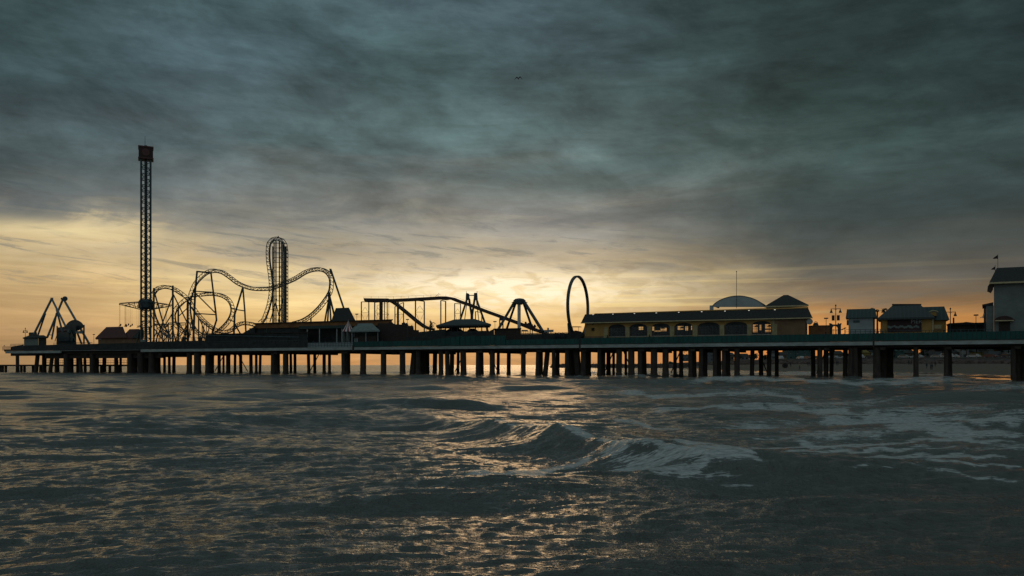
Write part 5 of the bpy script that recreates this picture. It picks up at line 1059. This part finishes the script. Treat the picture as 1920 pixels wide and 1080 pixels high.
bs = N.new('ShaderNodeMath'); bs.operation = 'MULTIPLY'; bs.inputs[1].default_value = .8; L.new(wet.outputs[0], bs.inputs[0]); bp = N.new('ShaderNodeBump'); bp.inputs['Distance'].default_value = .15; L.new(bs.outputs[0], bp.inputs['Strength']); L.new(n2.outputs['Fac'], bp.inputs['Height']); L.new(bp.outputs[0], b.inputs['Normal'])
me = bpy.data.meshes.new('beach'); me.from_pydata(vs, [], fs); me.materials.append(m); me.polygons.foreach_set('use_smooth', [True] * len(fs)); o = bpy.data.objects.new('beach', me); COL.objects.link(o); tag(o, kind='structure')
def strip(name, z0, d0, z1, d1, m, kind='structure', base=None):
    vs = []
    for i in range(NS + 1):
        t_ = (W_[min(i + 1, NS)] - W_[max(i - 1, 0)]).normalized(); n_ = Vector((t_.y, -t_.x))
        a = W_[i] + n_ * d0; c = W_[i] + n_ * d1; vs += [(a.x, a.y, z0), (c.x, c.y, z1)]
    me = bpy.data.meshes.new(name); me.from_pydata(vs, [], [(2 * i, 2 * i + 1, 2 * i + 3, 2 * i + 2) for i in range(NS)]); me.materials.append(m)
    o = bpy.data.objects.new(name, me); COL.objects.link(o); return tag(o, kind=kind)
ZR = 4.75
mb = MB()
for i in range(NS):
    t_ = (W_[i + 1] - W_[i]).normalized(); n_ = Vector((t_.y, -t_.x, 0)); a = Vector((*W_[i], 0)); c = Vector((*W_[i + 1], 0))
    for (d0, z0), (d1, z1) in zip(((-.2, 1.5), (.1, 3.2), (.7, 4.3), (.75, ZR + .12)), ((.1, 3.2), (.7, 4.3), (.75, ZR + .12), (1.5, ZR + .12))):
        mb.add([a + n_ * d0 + Z * z0, c + n_ * d0 + Z * z0, c + n_ * d1 + Z * z1, a + n_ * d1 + Z * z1], [(0, 1, 2, 3)])
tag(mb.build('seawall', mat('seawall_concrete', (.1, .1, .095), .9, 0, .35, .3, (1, 1, 4)), None), 'long curved concrete seawall behind the beach', 'wall')
strip('pavement', ZR + .1, 1.4, ZR + .1, 5, M['concrete']); strip('road', ZR, 5, ZR, 22, M['asphalt']); strip('ground', ZR - .02, 20, ZR + .5, 420, M['grass'])
# riprap at the wall foot: uncountable boulders
rk = MB()
for i in range(0, 900):
    f = random.uniform(.30, .93) * NS; j = int(f); a = W_[j].lerp(W_[min(j + 1, NS)], f - j); t_ = (W_[min(j + 1, NS)] - W_[j]).normalized(); n_ = Vector((t_.y, -t_.x)); p = a - n_ * random.uniform(.3, 6)
    hgt = 2.7 + 1.2 * (1 - (a - p).length / 6); rk.blob(Vector((p.x, p.y, hgt - .2)), random.uniform(.7, 1.5), 6, (1, 1, .7), .3)
tag(rk.build('riprap_rocks', M['rock'], None), kind='stuff')
# groin of dark rocks running out to sea
jt = MB(); A_, B_ = GZ(1034, 640, 0), GZ(1340, 560, 0)
for i in range(1500):
    f = random.random(); p = A_.lerp(B_, f) + Vector((0, random.gauss(0, 2.6), 0)); hh = 2.5 * math.exp(-((p.y - A_.lerp(B_, f).y) / 3.6) ** 2); jt.blob(Vector((p.x, p.y, hh * random.uniform(.5, 1) - .2)), random.uniform(.7, 1.5), 6, (1.2, 1, .8), .25)
tag(jt.build('rock_groin', M['rock'], None), kind='stuff')
# ------------------------------------------------------------------ people
def figure(kind):
    me = bpy.data.meshes.new('body'); st_ = {'walk': .22, 'stand': .07, 'run': .38}[kind]
    J = dict(pel=(0, 0, .95), ch=(0, .02, 1.25), sh=(0, .02, 1.42), nk=(0, .03, 1.53), hd=(0, .05, 1.66), ht=(0, .04, 1.76), lh=(-.1, 0, .9), lk=(-.11, st_ * .6 + .03, .5), la=(-.11, st_, .09), lt=(-.11, st_ + .17, .04),
             rh=(.1, 0, .9), rk=(.11, -st_ * .3 + .04, .5), ra=(.11, -st_ - .02, .1), rt=(.11, -st_ + .14, .04), ls=(-.2, .02, 1.4), le=(-.25, -st_ * .6, 1.12), lw=(-.24, .08 - st_ * .5, .88), lf=(-.23, .12 - st_ * .4, .78),
             rs=(.2, .02, 1.4), re=(.25, st_ * .5, 1.12), rw=(.24, st_ * .9 + .08, .9), rf=(.23, st_ + .1, .8))
    R_ = dict(pel=.15, ch=.16, sh=.13, nk=.06, hd=.1, ht=.08, lh=.1, lk=.065, la=.045, lt=.035, rh=.1, rk=.065, ra=.045, rt=.035, ls=.065, le=.045, lw=.033, lf=.035, rs=.065, re=.045, rw=.033, rf=.035)
    E = [('pel', 'ch'), ('ch', 'sh'), ('sh', 'nk'), ('nk', 'hd'), ('hd', 'ht'), ('pel', 'lh'), ('lh', 'lk'), ('lk', 'la'), ('la', 'lt'), ('pel', 'rh'), ('rh', 'rk'), ('rk', 'ra'), ('ra', 'rt'), ('sh', 'ls'), ('ls', 'le'), ('le', 'lw'), ('lw', 'lf'), ('sh', 'rs'), ('rs', 're'), ('re', 'rw'), ('rw', 'rf')]
    ks = list(J); me.from_pydata([J[k] for k in ks], [(ks.index(a), ks.index(c)) for a, c in E], []); ob = bpy.data.objects.new('tmp', me); COL.objects.link(ob)
    md = ob.modifiers.new('s', 'SKIN'); md.use_smooth_shade = True
    for k, v in zip(ks, me.skin_vertices[0].data): v.radius = (R_[k], R_[k]); v.use_root = k == 'pel'
    ob.modifiers.new('u', 'SUBSURF').levels = 1
    out = bpy.data.meshes.new_from_object(ob.evaluated_get(bpy.context.evaluated_depsgraph_get())); bpy.data.objects.remove(ob); out.name = 'body'; return out
FG = {k: figure(k) for k in ('walk', 'stand', 'run')}
hair = MB(); hair.blob(Vector((0, .02, 1.72)), .115, 8, (1, 1.05, .8), .05); HM = None
def person(p, kind, rz, label, m='cloth', group=None):
    global HM
    t = thing('person', label, 'person', p, group, rz)
    me = FG[kind].copy(); me.materials.clear(); me.materials.append(M[m]); o = bpy.data.objects.new('body', me); COL.objects.link(o); o.parent = t
    if HM is None: h = hair.build('hair', M['black'], None); h.parent = t; HM = h
    else: h = HM.copy(); COL.objects.link(h); h.parent = t
    return t
def beachz(px, Y):
    p = GZ(px, Y, 0).xy; best = None
    for i in range(NS):
        a, c = S_[i], W_[i]; d = c - a; t_ = (p - a).dot(d) / d.dot(d); q = a + d * t_; e = (p - q).length
        if best is None or e < best[0]: best = (e, t_)
    t_ = best[1]
    for (t0, z0), (t1, z1) in zip(prof, prof[1:]):
        if t0 <= t_ <= t1: return z0 + (z1 - z0) * (t_ - t0) / (t1 - t0)
    return 2.8
PL = [(1482.5, 300, 'stand', 'person standing alone on the sand between the dark round object and the walker'), (1499.5, 262, 'walk', 'person walking at the waterline in the widest gap between the piles'), (1515, 300, 'stand', 'left of two people standing before a thick cluster of piles'),
      (1518.5, 302, 'walk', 'right of two people close together before a thick cluster of piles'), (1434, 330, 'walk', 'person walking on the sand seen between two narrow piles'), (1569, 300, 'stand', 'person on the sand left of the broad pile cluster under the kiosk'),
      (1571.5, 303, 'walk', 'person walking beside another on the sand left of the broad pile cluster'), (1704, 288, 'stand', 'left person of the pair far up the beach left of the single pile'), (1708.5, 286, 'walk', 'right person of the pair far up the beach left of the single pile'),
      (1737.5, 250, 'stand', 'person crouched low on the sand right of the single pile'), (1745.5, 236, 'stand', 'leftmost of the close group on the dark sand right of the single pile'), (1748, 238, 'walk', 'middle person of the close group right of the single pile'), (1753.5, 262, 'stand', 'person standing higher on the sand right of the close group')]
for i, (px, Y, k, lab) in enumerate(PL): person(GZ(px, Y, beachz(px, Y)), k, (i * 1.3) % 6.28, lab, group='people walking on the beach beyond the pier')
JP = [(1097, 600, 'lone figure at the seaward end of the rock groin'), (1113, 600, 'figure standing on the rock groin just right of the seaward one'), (1200, 588, 'figure standing midway along the rock groin'), (1239, 580, 'tallest-looking figure on the rock groin'), (1243, 579, 'figure close to another on the rock groin')]
for i, (px, Y, lab) in enumerate(JP): person(GZ(px, Y, 2.3), 'stand', i, lab, group='people on the rock groin')
CP = [1041, 1043, 1045.2, 1048, 1050.3, 1052.4, 1054.6, 1057]
for i, px in enumerate(CP): person(PZ(px, ZD + 1.05 * 0 , 2.2) + Z * (zof(px, 623.3 + (i % 3) * .6, 2.2) - 1.78 - ZD), 'stand', i * .9, ORD[i] + ' from the left in the row of people behind the barrier left of the ring', group='people on the midway behind the barrier')
# hollow deck under those people is the midway platform
mw = MB(); mw.ubox(1034, 1062, 1.9, .9, ZD, zof(1050, 624.2, 2.2) - 1.86); tag(mw.build('viewing_step', M['timber'], None), 'low dark step the row of people stands on left of the ring', 'step')
# dark round object on the sand
bt = thing('round_drum', 'dark round bulky object lying on the sand in the widest gap between the piles', 'drum', GZ(1472, 290, beachz(1472, 290)))
mb = MB(); c = GZ(1472, 290, beachz(1472, 290) + .95); mb.lathe(c, [(.95, -.9), (1.0, -.8), (1.0, .8), (.95, .9)], 18, Vector((.3, .95, 0)).normalized()); mb.build('drum_body', M['timber'], bt)
mb = MB()
for s in (-1, 1): mb.lathe(c + Vector((.3, .95, 0)).normalized() * .92 * s, [(.5, -.03), (.5, .03)], 14, Vector((.3, .95, 0)).normalized())
mb.build('hub', M['black'], bt)
# ------------------------------------------------------------------ parked cars
def make_car(paint, name, cat, van):
    L2, W2 = (2.25, .88) if not van else (2.45, .95); H = 1.45 if not van else 1.9
    t = thing(name, 'car', cat, (0, 0, 0)); 
    pr = [(-L2, .35), (-L2, .8), (-L2 + .5, .95), (-L2 + .95, 1.), (-L2 + 1.5, H), (L2 - 1.1, H), (L2 - .35, 1.02), (L2, .9), (L2, .35)] if not van else [(-L2, .4), (-L2, 1.05), (-L2 + .9, 1.15), (-L2 + 1.5, H), (L2 - .15, H), (L2, 1.0), (L2, .4)]
    mb = MB(); mb.prism([(x, -W2, z) for x, z in pr], Vector((0, 2 * W2, 0))); mb.build('body', M[paint], t)
    mb = MB(); g0, g1 = -L2 + 1.15, L2 - (.8 if not van else .3)
    mb.prism([(g0, -W2 - .01, 1.02), (g0 + .42, -W2 - .01, H - .08), (g1 - .35, -W2 - .01, H - .08), (g1, -W2 - .01, 1.02)], Vector((0, 2 * W2 + .02, 0))); mb.build('windows', M['carglass'], t)
    for x in (-L2 + .85, L2 - .85):
        for s in (-1, 1):
            mb = MB(); mb.lathe(Vector((x, s * W2 * .93, .34)), [(.34, -.1), (.34, .1)], 12, Vector((0, 1, 0))); w_ = mb.build('wheel', M['black'], t)
            mb = MB(); mb.lathe(Vector((x, s * W2 * 1.06, .34)), [(.19, -.02), (.17, .02)], 8, Vector((0, 1, 0))); mb.build('rim', M['concrete'], w_)
    for s in (-1, 1): mb = MB(); mb.box(Vector((-L2 - .02, s * .62 - .14, .68)), Vector((.05, 0, 0)), Vector((0, .28, 0)), Z * .14); mb.build('headlight', M['headl'], t)
    return t
protos = [make_car('carw', 'parked_car', 'car', False), make_car('carg', 'parked_car', 'car', False), make_car('card', 'parked_car', 'car', False), make_car('carw', 'parked_van', 'van', True), make_car('carr', 'parked_car', 'car', False)]
CN = ['white car', 'grey car', 'dark car', 'white van', 'red car']; used = [0] * 5; cnt = [0] * 5
def nearest_wall(px):
    best = None
    for i in range(NS):
        a, c = W_[i], W_[i + 1]; q0 = 960 + F * a.x / max(a.y, 1); q1 = 960 + F * c.x / max(c.y, 1)
        if (q0 - px) * (q1 - px) <= 0 and a.y > 150: return i
    return None
for k, px in enumerate([1384, 1392, 1400, 1417, 1435, 1463, 1471, 1480, 1489, 1499, 1508, 1516, 1566, 1575, 1618, 1629, 1678, 1688, 1699, 1725, 1736, 1748, 1760, 1790, 1803, 1817, 1832, 1846, 1862, 1878]):
    i = nearest_wall(px)
    if i is None: continue
    t_ = (W_[i + 1] - W_[i]).normalized(); n_ = Vector((t_.y, -t_.x)); p = W_[i] + n_ * (6.6 + (k % 2) * 6.2); c = (0, 2, 1, 0, 3, 2, 0, 1, 4)[k % 9]
    o = protos[c] if not used[c] else copy_tree(protos[c]); used[c] = 1
    o.location = (p.x, p.y, ZR + .004); o.rotation_euler.z = math.atan2(t_.y, t_.x) + (math.pi if k % 3 == 0 else 0)
    o['label'] = f'{ORD[cnt[c]]} {CN[c]} from the left in the row parked on the seawall road'; o['group'] = 'vehicles parked along the seawall road'; cnt[c] += 1
# ------------------------------------------------------------------ houses behind the seawall
def house(px0, px1, Y, ytop, wall, roof, label, kind='gable', name='beach_house', cat='house', z0=ZR, yr=None, floors=1, depth=9):
    a, c = GZ(px0, Y, z0), GZ(px1, Y, z0); ax = (c - a); n_ = Vector((0, 1, 0)); zt = HC + (HZ - ytop) / F * Y
    t = thing(name, label, cat, (a + c) / 2); h0 = zt - (1.2 if kind == 'gable' else 0)
    mb = MB(); mb.box(a, ax, n_ * depth, Z * (h0 - z0)); mb.build('wall', M[wall], t)
    mb = MB(); ex = ax.normalized() * .4
    if kind == 'gable': mb.prism([a - ex - n_ * .5 + Z * (h0 - z0), a - ex + n_ * depth / 2 + Z * (zt - z0 + .4), a - ex + n_ * (depth + .5) + Z * (h0 - z0)], ax + 2 * ex)
    else: mb.box(a - ex - n_ * .3 + Z * (h0 - z0 + .003), ax + ex * 2, n_ * (depth + .6), Z * .35)
    mb.build('roof', M[roof], t)
    nw = max(2, int(ax.length / 3.2))
    for f in range(floors):
        for k in range(nw):
            q = a + ax * ((k + .5) / nw) + Z * (.9 + f * 2.9); w_ = ax.normalized() * .55
            mb = MB(); mb.box(q - w_ - n_ * .05, w_ * 2, n_ * .08, Z * 1.2); fr = mb.build('window', M['winm'], t)
            if px1 - px0 > 8 and floors < 4: mb = MB(); mb.box(q - w_ * 1.15 - n_ * .1 - Z * .1, w_ * 2.3, n_ * .12, Z * .09); mb.build('sill', M['concrete'], fr)
    return t
house(1278, 1291, 560, 666, 'bld3', 'roofdark', 'grey block house at the seaward end of the shore', 'flat', 'apartment_block', 'building', floors=2)
house(1321, 1339, 600, 646, 'bld3', 'roofdark', 'tall grey hotel with rows of windows seen between two piles', 'flat', 'hotel', 'hotel', floors=5)
house(1364, 1376, 470, 662, 'bld1', 'roofgrey', 'small tan house left of the tree-lined stretch', floors=1)
house(1389, 1404, 480, 664, 'bld5', 'roofdark', 'low pale house in the wide orange gap between piles', floors=1)
house(1448, 1456, 430, 657, 'bld5', 'roofdark', 'narrow pale house close behind a thin pile', floors=2)
house(1465, 1475, 400, 661, 'bld4', 'roofdark', 'small ochre shop in the widest gap between the piles', floors=1, name='shop', cat='shop')
house(1477, 1528, 450, 652, 'bld2', 'roofgreen', 'long dark teal building behind the cars in the widest gap', 'flat', 'motel', 'motel', floors=2)
house(1566, 1582, 390, 659, 'bld1', 'roofdark', 'tan house left of the broad pile cluster under the kiosk', floors=1)
house(1612, 1632, 380, 656.5, 'bld4', 'bld4', 'low shop with an ochre yellow roof', floors=1, name='shop', cat='shop')
house(1633, 1641, 380, 655, 'bld5', 'roofdark', 'pale house tucked right of the ochre-roofed shop', floors=2)
house(1670, 1680, 372, 653, 'bld6', 'roofdark', 'narrow pink house left of the teal house', floors=2)
house(1681, 1696, 370, 653.5, 'bld2', 'bld2', 'teal house right of the narrow pink house', floors=2)
house(1697.5, 1716, 375, 657, 'bld1', 'roofdark', 'tan house with dark gable roof right of the teal house', floors=1)
house(1752, 1773, 360, 650, 'bld3', 'roofgrey', 'grey two-storey house right of the trees against the orange sky', floors=2)
house(1786, 1801, 352, 656, 'bld1', 'roofdark', 'tan house right of the last single pile', floors=1)
house(1803, 1826, 350, 652, 'bld5', 'roofdark', 'wide pale motel in the right-hand gap', 'flat', 'motel', 'motel', floors=2)
house(1829, 1850, 346, 655, 'bld4', 'roofdark', 'ochre house between the pale motel and the grey house', floors=1)
house(1853, 1880, 342, 651, 'bld3', 'roofdark', 'long grey house nearest the right-hand pile group', floors=2)
house(1884, 1899, 340, 654, 'bld5', 'roofgrey', 'small pale house half hidden by the right-hand pile group', floors=1)
def shore_tree(px, Y, ytop, r, label, palm=False):
    t = thing('palm_tree' if palm else 'leafy_tree', label, 'palm' if palm else 'tree', GZ(px, Y, ZR)); zt = HC + (HZ - ytop) / F * Y; top = GZ(px, Y, zt - (.3 if palm else r))
    mb = MB(); mb.tube(GZ(px, Y, ZR - .3), top, .28, .16, 7); mb.build('trunk', M['bark'], t); mb = MB()
    if palm:
        for i in range(16):
            an = i * 2.4; dr = Vector((math.cos(an), math.sin(an), .5)); prev = top
            for k in range(4):
                nx = prev + dr * .65 - Z * .22 * k; sd_ = dr.cross(Z).normalized() * (.3 - .05 * k)
                mb.add([prev - sd_, prev + sd_, nx], [(0, 1, 2)]); mb.add([prev, nx + sd_ - Z * .2, nx - sd_ - Z * .2], [(0, 1, 2)]); prev = nx
    else:
        for i in range(110):
            d = Vector((random.gauss(0, 1), random.gauss(0, 1), random.gauss(0, 1))).normalized() * r * random.uniform(.4, 1.05); mb.blob(top + Vector((d.x * 1.2, d.y, d.z * .9)), r * random.uniform(.12, .22), 5)
    return mb.build('crown', M['foliage'], t)
shore_tree(1736, 372, 650, 2.3, 'dark pointed tree against the orange gap right of the single pile'); shore_tree(1728, 376, 660, 1.7, 'low bush left of the pointed tree against the orange gap'); shore_tree(1748, 366, 652, 2.6, 'broad dark tree right of the pointed tree')
shore_tree(1383, 470, 661, 2.4, 'dark round tree left edge of the wide orange gap'); shore_tree(1398, 520, 663.5, 3., 'low broad tree behind the low pale house'); shore_tree(1413, 470, 661, 2.2, 'dark tree right of the wide orange gap'); shore_tree(1433, 440, 664.5, 2.0, 'small tree behind the cars between two narrow piles')
shore_tree(1492, 430, 657, 2.0, 'palm in front of the long teal building', True); shore_tree(1708, 362, 654, 2., 'palm in front of the tan house with dark gable', True); shore_tree(1812, 340, 655, 2., 'palm in front of the wide pale motel', True); shore_tree(1258, 620, 677, 3., 'low tree at the seaward tip of the shore')
def pole(px, Y, yt, label):
    t = thing('utility_pole', label, 'pole', GZ(px, Y, ZR)); mb = MB(); zt = HC + (HZ - yt) / F * Y; mb.tube(GZ(px, Y, ZR), GZ(px, Y, zt), .14, .1, 6); mb.build('post', M['timber'], t)
    mb = MB(); q = GZ(px, Y, zt - .5); mb.box(q - Vector((1, .05, 0)), Vector((2, 0, 0)), Vector((0, .1, 0)), Z * .12); mb.build('crossbar', M['timber'], t)
for px, Y, yt, lab in ((1424, 430, 659, 'utility pole left of a narrow pile in the middle of the shore'), (1520, 400, 655, 'utility pole right end of the long teal building'), (1719, 350, 652, 'utility pole left of the trees against the orange gap'), (1840, 335, 653, 'utility pole in the right-hand gap')): pole(px, Y, yt, lab)
# ------------------------------------------------------------------ gulls
def gull(p, span, roll, label, up=.35):
    t = thing('seagull', label, 'bird', p); p = Vector(p)
    mb = MB(); mb.lathe(p - Vector((0, .28, 0)) * span, [(.005, -.02), (.03 * span, .05 * span), (.055 * span, .2 * span), (.05 * span, .35 * span), (.02 * span, .5 * span), (.035 * span, .55 * span)], 8, Vector((0, 1, 0))); mb.build('body', M['bird'], t)
    for s in (-1, 1):
        a = p + Vector((s * .04 * span, .0, .03 * span)); e = p + Vector((s * .24 * span, -.05 * span, (up * .35 + roll * s) * span)); w_ = p + Vector((s * .5 * span, .06 * span, (-up * .25 + roll * s) * span))
        mb = MB(); f = Vector((0, .13 * span, 0)); g = Vector((0, -.13 * span, 0)); th = Z * .06 * span
        mb.prism([a + g, e + g * .9, e + f * .9, a + f], th); mb.prism([e + g * .9, w_, e + f * .9], th); mb.build('wing', M['bird'], t)
gull(PY(972, 147.5, 62), .6, .03, 'lone gull gliding high in the dark clouds', .45)
gull(PY(820.5, 553.5, 190), 1.15, .25, 'gull flying just above the crest of the flume', .5)
gb = thing('seagull', 'gull perched on the far left corner post of the pier', 'bird', PZ(8, ZD + 1.25, .1)); q = PZ(8, ZD + 1.35, .1)
mb = MB(); mb.lathe(q - U * .25, [(.01, -.05), (.07, .08), (.12, .22), (.08, .38), (.03, .44)], 8, (U + Z * .35).normalized()); mb.blob(q + U * .18 + Z * .2, .08, 7); mb.build('body', M['bird'], gb)
# ------------------------------------------------------------------ small clutter along the deck
def lampish(px, y, d, lab, name='flood_light_pole'):
    t = thing(name, lab, 'light pole', PZ(px, ZD, d)); mb = MB(); mb.tube(PZ(px, ZD, d), P(px, y, d), .06, .045, 6); mb.build('post', M['steel'], t)
    mb = MB(); q = P(px, y, d); mb.box(q - U * .35 - V * .1, U * .7, V * .2, Z * .22); mb.build('lamp_head', M['steel'], t)
lampish(392, 612, 6, 'short light pole just right of the inner coaster loop base'); lampish(470, 617, 5, 'short light pole left of the coaster station roof')
lampish(500, 597, 7, 'light pole in front of the lift tower foot'); lampish(669, 590, 5, 'light pole beside the striped tent'); lampish(764, 600, 6, 'light pole on the arcade roof edge under the steep flume')
lampish(928, 604, 5, 'light pole by the lean-to left of the dark hut'); lampish(1007, 606, 5, 'light pole right of the flume boat'); lampish(1549, 598, 4, 'light pole standing on the low ochre wall side')
lampish(1830, 592, 7, 'light pole over the low dark roofs left of the grey building'); lampish(176, 628, 7, 'light pole left of the red-roofed building')
for i, (px, w_, h_, lab) in enumerate(((398, 5, 1.9, 'small dark bin store behind the board fence below the big hill'), (742, 6, 1.7, 'dark crate stack behind the green fence left of the arcade'), (912, 5, 2.0, 'dark cabinet right of the pavilion'), (1096 - 8, 4, 1.6, 'dark cabinet against the left end of the yellow hall'), (1645, 5, 1.5, 'dark cabinet between the kiosk and the shop'), (1800, 7, 1.6, 'dark crate beside the low dark roofs'))):
    t = thing('equipment_cabinet', lab, 'cabinet', PZ(px, ZD, 3)); mb = MB(); mb.ubox(px - w_ / 2, px + w_ / 2, 2.4, 1, ZD, ZD + h_); mb.build('cabinet_body', M['timber'], t); mb = MB(); mb.ubox(px - w_ / 2 - .4, px + w_ / 2 + .4, 2.3, 1.2, ZD + h_, ZD + h_ + .1); mb.build('lid', M['roofdark'], t)
SP = [(588, 2.5, 'person walking along the pier left of the pale boards'), (610, 3, 'person standing in front of the station porch'), (700, 3, 'person at the counter of the snack stand'), (716, 3, 'person right of the snack stand'), (1139, 1.0, 'person at the left end of the hall terrace'), (1218, 1., 'person on the terrace between the second and third arched windows'), (1548, 2, 'person by the low ochre wall'), (1655, 1.2, 'person at the left corner of the banner shop'), (1770, 2, 'person under the green roof eave')]
for i, (px, d, lab) in enumerate(SP): person(PZ(px, ZD, d), ('walk', 'stand')[i % 2], i * 1.7, lab, group='people strolling on the pier')

seasurface()
